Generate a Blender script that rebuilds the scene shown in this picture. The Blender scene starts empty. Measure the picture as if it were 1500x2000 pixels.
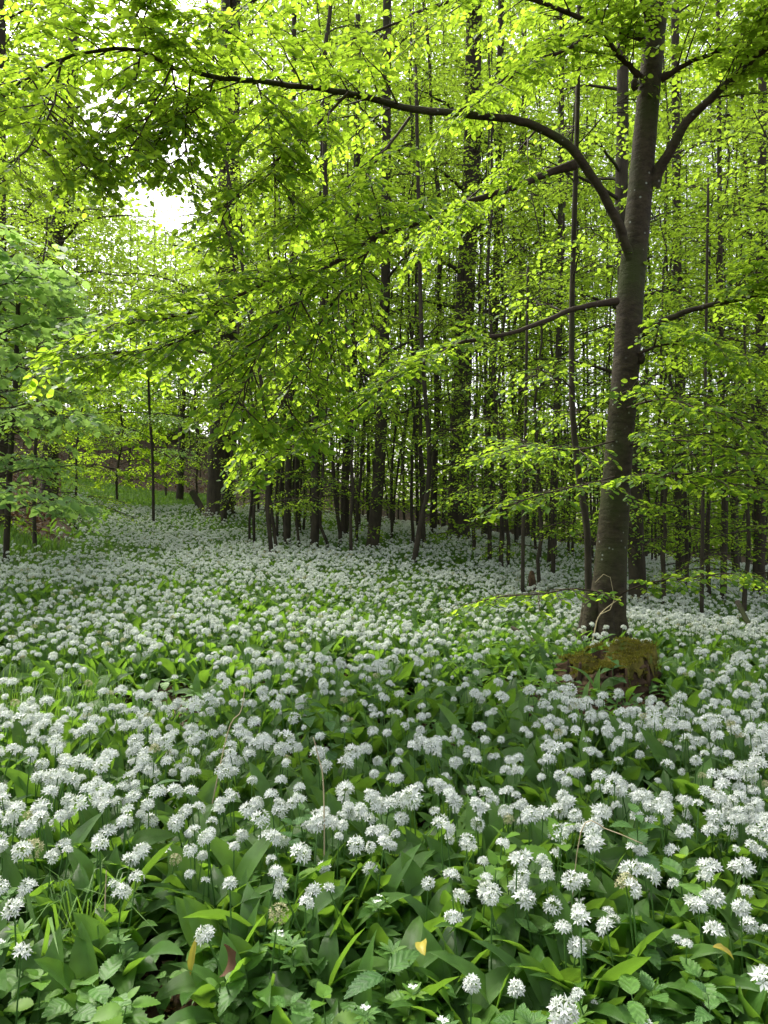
import bpy, math, random
import numpy as np
from mathutils import Vector, Matrix, Euler

R = np.random.default_rng(7)
random.seed(7)
scene = bpy.context.scene
COL = scene.collection

# ------------------------------------------------------------------ camera, sky, sun, exposure
CAMZ = 1.2
F = 1428.0
cam_data = bpy.data.cameras.new("camera")
cam = bpy.data.objects.new("camera", cam_data)
COL.objects.link(cam)
cam.location = (0, 0, CAMZ)
cam.rotation_euler = (math.radians(90), 0, 0)
cam_data.sensor_fit = 'VERTICAL'
cam_data.sensor_height = 24.0
cam_data.lens = 24.0 * F / 2000.0
cam_data.clip_start = 0.05
cam_data.clip_end = 900
scene.camera = cam

SUN_EL, SUN_AZ = 52.0, -38.0          # azimuth measured from +Y towards +X
world = bpy.data.worlds.new("World")
scene.world = world
world.use_nodes = True
wn, wl = world.node_tree.nodes, world.node_tree.links
wn.clear()
wo = wn.new('ShaderNodeOutputWorld')
wb = wn.new('ShaderNodeBackground')
ws = wn.new('ShaderNodeTexSky')
ws.sky_type = 'NISHITA'
ws.sun_disc = False
ws.sun_elevation = math.radians(SUN_EL)
ws.sun_rotation = math.radians(SUN_AZ)
ws.air_density = 1.0
ws.dust_density = 4.0
ws.ozone_density = 1.0
whs = wn.new('ShaderNodeHueSaturation')
whs.inputs['Saturation'].default_value = 0.35
whs.inputs['Value'].default_value = 1.0
wmx = wn.new('ShaderNodeMix')
wmx.data_type = 'RGBA'
wmx.blend_type = 'MULTIPLY'
wmx.inputs[0].default_value = 1.0
wmx.inputs[7].default_value = (1.0, 0.97, 0.97, 1)
wb.inputs['Strength'].default_value = 0.15
wl.new(ws.outputs[0], whs.inputs['Color'])
wl.new(whs.outputs[0], wmx.inputs[6])
wl.new(wmx.outputs[2], wb.inputs['Color'])
wl.new(wb.outputs[0], wo.inputs['Surface'])

sd = bpy.data.lights.new("sun", 'SUN')
sd.energy = 2.6
sd.angle = math.radians(28)
sd.color = (1.0, 0.95, 0.84)
sun = bpy.data.objects.new("sun", sd)
COL.objects.link(sun)
_e, _a = math.radians(SUN_EL), math.radians(SUN_AZ)
sdir = Vector((math.sin(_a) * math.cos(_e), math.cos(_a) * math.cos(_e), math.sin(_e)))
sun.rotation_euler = sdir.to_track_quat('Z', 'Y').to_euler()
sun.location = sdir * 60

scene.view_settings.view_transform = 'Standard'
scene.view_settings.look = 'None'
scene.view_settings.gamma = 1.0
scene.view_settings.use_curve_mapping = False
scene.view_settings.exposure = 1.62
scene.render.engine = 'CYCLES'
cy = scene.cycles
cy.max_bounces = 8
cy.diffuse_bounces = 5
cy.glossy_bounces = 2
cy.transmission_bounces = 5
cy.transparent_max_bounces = 4
cy.use_denoising = True
cy.sample_clamp_indirect = 6.0
cy.caustics_reflective = False
cy.caustics_refractive = False

# ------------------------------------------------------------------ helpers
def P(px, py, d):
    """pixel of the 1500x2000 photo at depth d -> world point"""
    return np.array([(px - 750) / F * d, d, CAMZ - (py - 1000) / F * d])

# terrain: thin plate spline through surveyed heights
_tp = np.array([
    (-1.5, 1.5, 0.0), (0, 1.5, 0), (1.5, 1.5, -.03), (0, -4, 0), (-6, -4, .15), (6, -4, -.15),
    (-2.1, 4, .02), (-4.2, 8, .2), (-5, 12, .28), (-6, 16, .65), (-7, 20, 1.08), (-7.6, 23, 1.47), (-8.6, 27, 1.85),
    (-11, 32, 3.3), (-12, 45, 6.2), (-20, 30, 5.0), (-8.3, 15, 1.25), (-9.5, 18, 1.8), (-14, 15, 2.4), (-9, 8, .9),
    (-4.3, 19, .98), (-1.8, 17, .52), (1.6, 16, .45), (-.25, 13.5, .32), (3.15, 15, .05), (4.55, 13, -.22), (6.8, 13, -.42),
    (2.0, 6.6, -.06), (1.0, 8, -.16), (-.6, 9, .1), (1.55, 5.2, -.06), (2.1, 4.5, -.08), (5, 8, -.32), (0, 4, .02), (-1.5, 6, .12),
    (0, 30, .75), (8, 30, -.5), (15, 40, -.8), (-4, 30, 1.8), (0, 58, 1.4), (22, 58, -1), (-28, 58, 9), (25, 20, -1.2), (10, 8, -.6), (-5, 26, 1.5),
])
def _phi(r2):
    return 0.5 * r2 * np.log(np.maximum(r2, 1e-9))
_n = len(_tp)
_K = _phi(((_tp[:, None, :2] - _tp[None, :, :2]) ** 2).sum(-1)) + np.eye(_n) * 0.4
_Pm = np.c_[np.ones(_n), _tp[:, :2]]
_A = np.zeros((_n + 3, _n + 3))
_A[:_n, :_n] = _K
_A[:_n, _n:] = _Pm
_A[_n:, :_n] = _Pm.T
_W = np.linalg.solve(_A, np.r_[_tp[:, 2], 0, 0, 0])

def ground(x, y):
    x = np.atleast_1d(np.asarray(x, float)); y = np.atleast_1d(np.asarray(y, float))
    xc = np.clip(x, -26, 26); yc = np.clip(y, -6, 58)
    out = np.empty(x.shape)
    for i in range(0, len(x), 20000):
        s = slice(i, i + 20000)
        r2 = (xc[s, None] - _tp[None, :, 0]) ** 2 + (yc[s, None] - _tp[None, :, 1]) ** 2
        out[s] = _phi(r2) @ _W[:_n] + _W[_n] + _W[_n + 1] * xc[s] + _W[_n + 2] * yc[s]
    out += 0.025 * np.sin(x * 2.1 + 1.3 * np.sin(y * 1.7)) * np.cos(y * 1.9 + .6) + 0.012 * np.sin(x * 6.3 + y * 2) * np.sin(y * 5.1)
    return out
def gz(x, y):
    return float(ground([x], [y])[0])

def nrm(v):
    return v / np.maximum(np.linalg.norm(v, axis=-1, keepdims=True), 1e-9)

# value noise in 2D for densities
_ng = np.random.default_rng(11).random((64, 64))
def noise2(x, y):
    xi = np.floor(x).astype(int); yi = np.floor(y).astype(int)
    fx = x - xi; fy = y - yi
    fx = fx * fx * (3 - 2 * fx); fy = fy * fy * (3 - 2 * fy)
    g = lambda a, b: _ng[a % 64, b % 64]
    return (g(xi, yi) * (1 - fx) + g(xi + 1, yi) * fx) * (1 - fy) + (g(xi, yi + 1) * (1 - fx) + g(xi + 1, yi + 1) * fx) * fy

class MB:
    """collects vertices and faces of ONE mesh"""
    def __init__(s):
        s.V, s.T, s.Q, s.mt, s.mq, s.UV, s.n = [], [], [], [], [], [], 0
    def add(s, V, tris=None, quads=None, mat=0, uv=None):
        V = np.asarray(V, float).reshape(-1, 3)
        s.V.append(V)
        s.UV.append(np.zeros((len(V), 2)) if uv is None else np.asarray(uv, float).reshape(-1, 2))
        if tris is not None and len(tris):
            t = np.asarray(tris, int).reshape(-1, 3) + s.n; s.T.append(t); s.mt.append(np.full(len(t), mat))
        if quads is not None and len(quads):
            q = np.asarray(quads, int).reshape(-1, 4) + s.n; s.Q.append(q); s.mq.append(np.full(len(q), mat))
        s.n += len(V)
    def merge(s, o, M=None, mats=None):
        V = np.concatenate(o.V)
        if M is not None:
            M = np.asarray(M); V = V @ M[:3, :3].T + M[:3, 3]
        off = s.n
        s.V.append(V); s.UV.append(np.concatenate(o.UV)); s.n += len(V)
        for t, m in zip(o.T, o.mt):
            s.T.append(t + off); s.mt.append(m if mats is None else np.array(mats)[m])
        for q, m in zip(o.Q, o.mq):
            s.Q.append(q + off); s.mq.append(m if mats is None else np.array(mats)[m])
    def mesh(s, name, mats, smooth=True):
        V = np.concatenate(s.V); UV = np.concatenate(s.UV)
        T = np.concatenate(s.T) if s.T else np.zeros((0, 3), int)
        Q = np.concatenate(s.Q) if s.Q else np.zeros((0, 4), int)
        me = bpy.data.meshes.new(name)
        nl = len(T) * 3 + len(Q) * 4
        li = np.concatenate([T.ravel(), Q.ravel()]).astype(np.int32)
        me.vertices.add(len(V)); me.vertices.foreach_set('co', V.astype(np.float32).ravel())
        me.loops.add(nl); me.loops.foreach_set('vertex_index', li)
        me.polygons.add(len(T) + len(Q))
        ls = np.concatenate([np.arange(len(T)) * 3, len(T) * 3 + np.arange(len(Q)) * 4]).astype(np.int32)
        me.polygons.foreach_set('loop_start', ls)
        mi = np.concatenate([np.concatenate(s.mt) if s.mt else np.zeros(0), np.concatenate(s.mq) if s.mq else np.zeros(0)]).astype(np.int32)
        me.polygons.foreach_set('material_index', mi)
        me.polygons.foreach_set('use_smooth', np.full(len(T) + len(Q), smooth))
        uvl = me.uv_layers.new(name='UVMap')
        uvl.data.foreach_set('uv', UV[li].astype(np.float32).ravel())
        me.update(calc_edges=True)
        me.validate()
        for m in (mats if isinstance(mats, (list, tuple)) else [mats]):
            me.materials.append(m)
        return me

def link(name, data, parent=None, loc=(0, 0, 0), rot=(0, 0, 0), scl=1.0):
    o = bpy.data.objects.new(name, data)
    COL.objects.link(o)
    o.location = loc; o.rotation_euler = rot
    o.scale = (scl,) * 3 if np.isscalar(scl) else scl
    if parent is not None:
        o.parent = parent
    return o
def tag(o, label=None, cat=None, group=None, kind=None):
    if label: o['label'] = label
    if cat: o['category'] = cat
    if group: o['group'] = group
    if kind: o['kind'] = kind
    return o
def empty(name, loc, label, cat, group=None, rot=0.0, scl=1.0):
    o = link(name, None, None, loc, (0, 0, rot), scl)
    o.empty_display_size = 0.1
    return tag(o, label, cat, group)

def resample(pts, n):
    """Catmull-Rom through pts"""
    pts = np.asarray(pts, float)
    if len(pts) == 2:
        t = np.linspace(0, 1, n)[:, None]; return pts[0] * (1 - t) + pts[1] * t
    p = np.vstack([2 * pts[0] - pts[1], pts, 2 * pts[-1] - pts[-2]])
    m = len(pts) - 1
    u = np.linspace(0, m, n); i = np.minimum(u.astype(int), m - 1); f = (u - i)[:, None]
    a, b, c, d = p[i], p[i + 1], p[i + 2], p[i + 3]
    return 0.5 * (2 * b + (c - a) * f + (2 * a - 5 * b + 4 * c - d) * f ** 2 + (3 * b - a - 3 * c + d) * f ** 3)

def tube(mb, pts, rad, sides=8, mat=0, wob=0.0, cap=True, rng=R):
    pts = np.asarray(pts, float); n = len(pts)
    rad = np.broadcast_to(np.asarray(rad, float), (n,))
    T = nrm(np.gradient(pts, axis=0))
    ref = np.array([0, 0, 1.0]) if abs(T[:, 2].mean()) < .8 else np.array([1.0, 0, 0])
    N = nrm(np.cross(T, ref)); B = np.cross(T, N)
    a = np.arange(sides) / sides * 2 * math.pi
    rr = rad[:, None] * (1 + (wob * (rng.random((n, sides)) - .5) if wob else 0))
    V = pts[:, None, :] + rr[..., None] * (N[:, None, :] * np.cos(a)[None, :, None] + B[:, None, :] * np.sin(a)[None, :, None])
    i = np.arange(n - 1)[:, None] * sides; j = np.arange(sides)[None, :]; j2 = (j + 1) % sides
    Q = np.stack([i + j, i + j2, i + sides + j2, i + sides + j], -1).reshape(-1, 4)
    uv = np.stack(np.broadcast_arrays(j / sides, np.arange(n)[:, None] / n), -1)
    V = V.reshape(-1, 3); uv = uv.reshape(-1, 2)
    tri = None
    if cap:
        V = np.vstack([V, pts[-1] + T[-1] * rad[-1] * .5]); uv = np.vstack([uv, [[.5, 1]]])
        b = (n - 1) * sides
        tri = np.stack([b + np.arange(sides), b + (np.arange(sides) + 1) % sides, np.full(sides, n * sides)], -1)
    mb.add(V, tris=tri, quads=Q, mat=mat, uv=uv)

# ------------------------------------------------------------------ materials
def newmat(name):
    m = bpy.data.materials.new(name); m.use_nodes = True
    nt = m.node_tree; nt.nodes.clear()
    return m, nt.nodes, nt.links
def ramp(n, stops):
    r = n.new('ShaderNodeValToRGB')
    e = r.color_ramp.elements
    while len(e) < len(stops): e.new(0.5)
    for k, (p, c) in enumerate(stops):
        e[k].position = p; e[k].color = (*c, 1)
    return r
def leafmat(name, cols, trans, tfac=0.5, rough=0.45, veins=0.0, spec=0.35, vein_scale=9.0, chev=False):
    """cols: ramp over per-leaf randomness; trans: light let through"""
    m, n, l = newmat(name)
    out = n.new('ShaderNodeOutputMaterial')
    geo = n.new('ShaderNodeNewGeometry')
    oi = n.new('ShaderNodeObjectInfo')
    ad = n.new('ShaderNodeMath'); ad.operation = 'ADD'
    fr = n.new('ShaderNodeMath'); fr.operation = 'FRACT'
    l.new(geo.outputs['Random Per Island'], ad.inputs[0]); l.new(oi.outputs['Random'], ad.inputs[1]); l.new(ad.outputs[0], fr.inputs[0])
    r = ramp(n, [(i / (len(cols) - 1), c) for i, c in enumerate(cols)])
    l.new(fr.outputs[0], r.inputs[0])
    col = r.outputs[0]
    tc = n.new('ShaderNodeTexCoord')
    nz = n.new('ShaderNodeTexNoise'); nz.inputs['Scale'].default_value = 45; nz.inputs['Detail'].default_value = 3
    l.new(tc.outputs['Object'], nz.inputs['Vector'])
    mv = n.new('ShaderNodeMapRange'); mv.inputs[1].default_value = .3; mv.inputs[2].default_value = .7
    mv.inputs[3].default_value = .78; mv.inputs[4].default_value = 1.18
    l.new(nz.outputs[0], mv.inputs[0])
    mul = n.new('ShaderNodeMix'); mul.data_type = 'RGBA'; mul.blend_type = 'MULTIPLY'; mul.inputs[0].default_value = 1
    l.new(col, mul.inputs[6]); l.new(mv.outputs[0], mul.inputs[7]); col = mul.outputs[2]
    pb = n.new('ShaderNodeBsdfPrincipled')
    pb.inputs['Roughness'].default_value = rough
    pb.inputs['Specular IOR Level'].default_value = spec
    if veins:
        uv = n.new('ShaderNodeUVMap')
        if chev:
            sx = n.new('ShaderNodeSeparateXYZ'); l.new(uv.outputs[0], sx.inputs[0])
            m1 = n.new('ShaderNodeMath'); m1.operation = 'SUBTRACT'; l.new(sx.outputs[0], m1.inputs[0]); m1.inputs[1].default_value = .5
            m2 = n.new('ShaderNodeMath'); m2.operation = 'ABSOLUTE'; l.new(m1.outputs[0], m2.inputs[0])
            m3 = n.new('ShaderNodeMath'); m3.operation = 'MULTIPLY_ADD'; l.new(m2.outputs[0], m3.inputs[0]); m3.inputs[1].default_value = -.5; l.new(sx.outputs[1], m3.inputs[2])
            cx = n.new('ShaderNodeCombineXYZ'); l.new(m3.outputs[0], cx.inputs[0])
            uv = cx
        w = n.new('ShaderNodeTexWave'); w.bands_direction = 'X'; w.inputs['Scale'].default_value = vein_scale
        w.inputs['Distortion'].default_value = 1.0; w.inputs['Detail'].default_value = 1
        l.new(uv.outputs[0], w.inputs['Vector'])
        bp = n.new('ShaderNodeBump'); bp.inputs['Strength'].default_value = veins; bp.inputs['Distance'].default_value = 0.002
        l.new(w.outputs['Color'], bp.inputs['Height']); l.new(bp.outputs[0], pb.inputs['Normal'])
        vm = n.new('ShaderNodeMix'); vm.data_type = 'RGBA'; vm.blend_type = 'MULTIPLY'; vm.inputs[0].default_value = .2 if chev else .38
        l.new(col, vm.inputs[6]); l.new(w.outputs['Color'], vm.inputs[7]); col = vm.outputs[2]
    l.new(col, pb.inputs['Base Color'])
    tr = n.new('ShaderNodeBsdfTranslucent')
    tm = n.new('ShaderNodeMix'); tm.data_type = 'RGBA'; tm.blend_type = 'MULTIPLY'; tm.inputs[0].default_value = 1
    tm.inputs[6].default_value = (*trans, 1)
    tv = n.new('ShaderNodeMapRange'); tv.inputs[3].default_value = .7; tv.inputs[4].default_value = 1.25
    l.new(fr.outputs[0], tv.inputs[0]); l.new(tv.outputs[0], tm.inputs[7])
    l.new(tm.outputs[2], tr.inputs[0])
    mx = n.new('ShaderNodeMixShader'); mx.inputs[0].default_value = tfac
    l.new(pb.outputs[0], mx.inputs[1]); l.new(tr.outputs[0], mx.inputs[2]); l.new(mx.outputs[0], out.inputs[0])
    return m
def mixmat(name, c1, c2, scale, rough=.8, bump=.3, bdist=.01, c3=None, s3=3, t3=(.55, .65), spots=None, stretch=(1, 1, 1), detail=6):
    m, n, l = newmat(name)
    out = n.new('ShaderNodeOutputMaterial'); pb = n.new('ShaderNodeBsdfPrincipled')
    pb.inputs['Roughness'].default_value = rough; pb.inputs['Specular IOR Level'].default_value = .2
    tc = n.new('ShaderNodeTexCoord'); mp = n.new('ShaderNodeMapping'); mp.inputs['Scale'].default_value = stretch
    l.new(tc.outputs['Object'], mp.inputs[0])
    nz = n.new('ShaderNodeTexNoise'); nz.inputs['Scale'].default_value = scale; nz.inputs['Detail'].default_value = detail; nz.inputs['Roughness'].default_value = .65
    l.new(mp.outputs[0], nz.inputs['Vector'])
    r = ramp(n, [(.33, c1), (.67, c2)]); l.new(nz.outputs[0], r.inputs[0]); col = r.outputs[0]
    if c3:
        n3 = n.new('ShaderNodeTexNoise'); n3.inputs['Scale'].default_value = s3; n3.inputs['Detail'].default_value = 5
        l.new(tc.outputs['Object'], n3.inputs['Vector'])
        r3 = ramp(n, [(t3[0], (0, 0, 0)), (t3[1], (1, 1, 1))]); l.new(n3.outputs[0], r3.inputs[0])
        mx = n.new('ShaderNodeMix'); mx.data_type = 'RGBA'; l.new(r3.outputs[0], mx.inputs[0])
        l.new(col, mx.inputs[6]); mx.inputs[7].default_value = (*c3, 1); col = mx.outputs[2]
    if spots:
        vo = n.new('ShaderNodeTexVoronoi'); vo.inputs['Scale'].default_value = 14; l.new(tc.outputs['Object'], vo.inputs['Vector'])
        rs = ramp(n, [(.10, (1, 1, 1)), (.16, (0, 0, 0))]); l.new(vo.outputs['Distance'], rs.inputs[0])
        n5 = n.new('ShaderNodeTexNoise'); n5.inputs['Scale'].default_value = 2.2; l.new(tc.outputs['Object'], n5.inputs['Vector'])
        r5 = ramp(n, [(.48, (0, 0, 0)), (.55, (1, 1, 1))]); l.new(n5.outputs[0], r5.inputs[0])
        mm = n.new('ShaderNodeMath'); mm.operation = 'MULTIPLY'; l.new(rs.outputs[0], mm.inputs[0]); l.new(r5.outputs[0], mm.inputs[1])
        mx = n.new('ShaderNodeMix'); mx.data_type = 'RGBA'; l.new(mm.outputs[0], mx.inputs[0]); l.new(col, mx.inputs[6]); mx.inputs[7].default_value = (*spots, 1); col = mx.outputs[2]
    l.new(col, pb.inputs['Base Color'])
    bp = n.new('ShaderNodeBump'); bp.inputs['Strength'].default_value = bump; bp.inputs['Distance'].default_value = bdist
    l.new(nz.outputs[0], bp.inputs['Height']); l.new(bp.outputs[0], pb.inputs['Normal'])
    l.new(pb.outputs[0], out.inputs[0])
    return m

M_near = leafmat('beech_leaf', [(.05, .13, .012), (.08, .18, .015), (.10, .2, .02)], (.37, .56, .035), .60, .5, spec=.25)
M_mid = leafmat('beech_leaf_mid', [(.045, .12, .012), (.07, .16, .015), (.09, .18, .02)], (.36, .54, .04), .60, .55, spec=.2)
M_blue = leafmat('skylit_elder_leaf', [(.08, .18, .045), (.1, .21, .06), (.12, .24, .075)], (.36, .58, .12), .5, .5, spec=.25)  # bluish pallor is skylight reflected off the leaves, put into their colour
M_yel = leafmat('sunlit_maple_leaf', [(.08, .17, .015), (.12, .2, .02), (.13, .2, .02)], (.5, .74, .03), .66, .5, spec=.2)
M_gar = leafmat('garlic_leaf', [(.05, .13, .022), (.08, .19, .033), (.11, .23, .04)], (.24, .46, .035), .38, .36, veins=.5, spec=.4)
M_herb = leafmat('herb_leaf', [(.07, .17, .035), (.095, .22, .045), (.12, .25, .045)], (.2, .4, .04), .35, .5, spec=.35, veins=.5, vein_scale=1.3, chev=True)
M_herb2 = leafmat('fresh_leaf', [(.075, .18, .02), (.1, .22, .025), (.13, .24, .03)], (.3, .5, .04), .4, .5, spec=.25)
M_nettle = leafmat('nettle_leaf', [(.05, .13, .035), (.07, .17, .04), (.085, .19, .04)], (.14, .3, .04), .3, .5, spec=.3, veins=.5, vein_scale=1.6, chev=True)
M_grass = leafmat('grass_blade', [(.06, .14, .02), (.08, .18, .03), (.1, .19, .03)], (.2, .38, .03), .35, .5)
M_petal = leafmat('petal', [(.66, .71, .64), (.72, .76, .71), (.77, .79, .76)], (.55, .6, .5), .3, .6, spec=.2)
M_petal2 = leafmat('fading_petal', [(.42, .42, .22), (.5, .5, .3), (.35, .3, .16)], (.4, .4, .2), .3, .6, spec=.2)
M_stem = leafmat('green_stem', [(.06, .15, .03), (.08, .18, .035)], (.15, .3, .03), .2, .45)
M_bud = leafmat('flower_centre', [(.16, .26, .06), (.2, .28, .08)], (.2, .3, .05), .2, .6)
M_dry = leafmat('dry_leaf', [(.05, .028, .016), (.1, .058, .03), (.15, .095, .05), (.24, .17, .11)], (.2, .1, .04), .12, .7, spec=.15)
M_ylf = leafmat('yellowing_leaf', [(.35, .33, .04), (.4, .3, .05)], (.5, .45, .05), .3, .5)
M_straw = mixmat('straw', (.32, .27, .15), (.45, .38, .24), 20, .7, .1)
M_bark = mixmat('beech_bark', (.02, .016, .01), (.062, .05, .03), 11, .85, .9, .02, c3=(.038, .046, .014), s3=2.6, t3=(.44, .66), spots=(.22, .24, .2), stretch=(1, 1, 1.9), detail=10)
M_bark2 = mixmat('dark_bark', (.025, .022, .015), (.06, .05, .034), 14, .9, .8, .02, c3=(.038, .048, .016), s3=1.2, stretch=(1, 1, .3))
M_twig = mixmat('twig_bark', (.03, .022, .014), (.055, .04, .026), 30, .8, .2, .003)
M_soil = mixmat('forest_soil', (.022, .016, .01), (.055, .038, .022), 7, .95, .8, .03, c3=(.075, .048, .028), s3=9, t3=(.5, .62), detail=10)
M_wood = mixmat('rotten_wood', (.03, .02, .012), (.085, .055, .03), 12, .95, .9, .03, c3=(.13, .085, .045), s3=8, t3=(.55, .66), stretch=(1, 1, .35), detail=9)
M_moss = mixmat('moss', (.06, .058, .012), (.14, .12, .022), 18, .95, .9, .012, c3=(.07, .11, .015), s3=6, detail=8)
M_mossb = leafmat('moss_tuft', [(.07, .075, .012), (.14, .125, .022), (.08, .1, .015)], (.3, .28, .03), .3, .7, spec=.1)

# ------------------------------------------------------------------ the ground
def build_ground():
    t = np.linspace(-1, 1, 261)
    k = 4.6
    s = np.sinh(k * t) / math.sinh(k)
    X, Y = np.meshgrid(s * 260, s * 260 + 4)
    Z = ground(X.ravel(), Y.ravel())
    V = np.c_[X.ravel(), Y.ravel(), Z]
    n = len(t)
    i, j = np.meshgrid(np.arange(n - 1), np.arange(n - 1), indexing='ij')
    a = i * n + j
    mb = MB(); mb.add(V, quads=np.stack([a, a + 1, a + n + 1, a + n], -1).reshape(-1, 4))
    tag(link('ground', mb.mesh('ground', M_soil)), 'brown woodland soil sloping gently down to the right', None, None, 'structure')
build_ground()

# ------------------------------------------------------------------ leaf geometry
def T_leaf_near(w=.7):
    V = np.array([(0, 0, 0), (.2, w * .38, .05), (.52, w * .5, .06), (.82, w * .32, .02), (1, 0, -.06), (.82, -w * .32, .02), (.52, -w * .5, .06), (.2, -w * .38, .05)])
    return V, np.array([(0, 2, 1), (0, 3, 2), (0, 4, 3), (0, 5, 4), (0, 6, 5), (0, 7, 6)])
def T_leaf_far(w=.62):
    V = np.array([(0, 0, 0), (.48, w * .5, .08), (1, 0, -.05), (.48, -w * .5, .08)])
    return V, np.array([(0, 2, 1), (0, 3, 2)])
def place_leaves(mb, tmpl, pos, dirs, ups, size, mat=0):
    """copies of a leaf template joined into mb"""
    V, T = tmpl
    X = nrm(dirs); Y = nrm(np.cross(ups, X)); Z = np.cross(X, Y)
    s = np.asarray(size)[:, None, None]
    W = pos[:, None, :] + s * (V[None, :, 0:1] * X[:, None] + V[None, :, 1:2] * Y[:, None] + V[None, :, 2:3] * Z[:, None])
    N, n = len(pos), len(V)
    TT = T[None] + (np.arange(N) * n)[:, None, None]
    mb.add(W.reshape(-1, 3), tris=TT.reshape(-1, 3), mat=mat)

def spray(path, rng, leaves, twigs, n_side, side_len, twig_len=.28, twig_gap=.075, leaf_gap=.034, leaf=.07,
          t0=.12, droop=.25, tubes=True, spread=1.0, up_bias=0.0, taper=.55, minor=False, keep=None, jit=.38):
    """leafy side branches along a bough. leaves: list collecting (pos,dir,up,size); twigs: MB for wood"""
    path = np.asarray(path, float)
    m = len(path); T = nrm(np.gradient(path, axis=0))
    up = np.array([0, 0, 1.0])
    ts = t0 + (1 - t0) * (np.arange(n_side) + rng.random(n_side) * .8) / n_side
    for k, t in enumerate(ts):
        u = min(t, .999) * (m - 1); i = int(u); f = u - i
        p = path[i] * (1 - f) + path[i + 1] * f; tg = T[i]
        side = nrm(np.cross(tg, up)) * (1 if k % 2 else -1)
        if abs(tg[2]) > .8:
            a = rng.random() * 6.28; side = np.array([math.cos(a), math.sin(a), 0])
        L = side_len * (1 - taper * t) * rng.uniform(.6, 1.2)
        d = nrm(side * rng.uniform(.6, 1.0) * spread + tg * rng.uniform(.4, .9) + up * (rng.uniform(-.25, .25) + up_bias))
        if t > .96: d = nrm(tg + side * .15)
        n = 6; s = np.linspace(0, 1, n)[:, None]
        bp = p + d * L * s + np.array([0, 0, -1.0]) * droop * L * s ** 2 + (rng.random((n, 3)) - .5) * .06 * L * s
        if keep is not None and not keep(bp[3]): continue
        if tubes: tube(twigs, bp, np.linspace(.0035 + .005 * L, .0015, n), 4 if not minor else 3, 0, cap=False)
        dd = nrm(np.gradient(bp, axis=0))
        nt = max(3, int(L / twig_gap))
        q = (np.arange(nt) + .6 + rng.random(nt) * .5) / (nt + .4)
        q = np.clip(q, .05, .995); uu = q * (n - 1); ii = uu.astype(int); ff = (uu - ii)[:, None]
        tp = bp[ii] * (1 - ff) + bp[ii + 1] * ff; td = dd[ii]
        ps = nrm(np.cross(td, up)) * np.where(np.arange(nt) % 2, 1, -1)[:, None]
        tl = twig_len * (1 - .55 * q) * rng.uniform(.55, 1.25, nt)
        tdir = nrm(ps * .85 + td * .75 + up * rng.uniform(-.35, .12, (nt, 1)))
        nl = max(3, int(twig_len / leaf_gap))
        v = (np.arange(nl) + .7) / nl
        sag = -.3
        lp = tp[:, None] + tdir[:, None] * (tl[:, None, None] * v[None, :, None])
        lp[..., 2] += sag * tl[:, None] * v[None] ** 2
        sg = np.where((np.arange(nl)[None] + np.arange(nt)[:, None]) % 2, 1, -1)[..., None]
        perp = nrm(np.cross(tdir, up))[:, None]
        ld = nrm(perp * sg * .8 + tdir[:, None] * .7 + up * rng.normal(-.28, .28, (nt, nl, 1)))
        lu = nrm(up + rng.normal(0, jit, (nt, nl, 3)))
        sz = leaf * rng.uniform(.5, 1.25, (nt, nl)) * (1 - .25 * np.abs(v[None] - .5))
        leaves.append((lp.reshape(-1, 3), ld.reshape(-1, 3), lu.reshape(-1, 3), sz.ravel()))
        if tubes and not minor:
            for a in range(nt):
                e = tp[a] + tdir[a] * tl[a] * .9 + np.array([0, 0, sag * tl[a] * .8])
                mid = (tp[a] + e) / 2 + np.array([0, 0, .04 * tl[a]])
                tube(twigs, np.array([tp[a], mid, e]), np.array([.0022, .0017, .001]), 3, 0, cap=False)
def flush(leaves, mb, tmpl, mat=0, drop=None, rng=R):
    p, d, u, s = (np.concatenate([x[k] for x in leaves]) for k in range(4))
    if drop is not None:
        k = drop(p)
        p, d, u, s = p[k], d[k], u[k], s[k]
    place_leaves(mb, tmpl, p, d, u, s, mat)

# ------------------------------------------------------------------ the large beech beside the stump
def in_gap(p):
    """keeps leaves out of the real openings of the canopy (blocks of air at the distance of the boughs)"""
    x, y, z = p[:, 0], p[:, 1], p[:, 2]
    px = 750 + x / np.maximum(y, .1) * F; py = 1000 - (z - CAMZ) / np.maximum(y, .1) * F
    r = np.random.default_rng(len(p)).random(len(p))
    g = np.zeros(len(p))
    for cx, cy, rx, ry, s in [(285, 415, 95, 42, .85), (345, 300, 22, 50, .6), (790, 45, 60, 45, .75), (680, 190, 55, 40, .6), (1040, 275, 60, 40, .6),
                              (900, 320, 50, 60, .6), (480, 60, 70, 35, .1)]:
        q = ((px - cx) / rx) ** 2 + ((py - cy) / ry) ** 2
        g = np.maximum(g, s * np.clip(1.6 - q, 0, 1))
    return r > g

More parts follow.
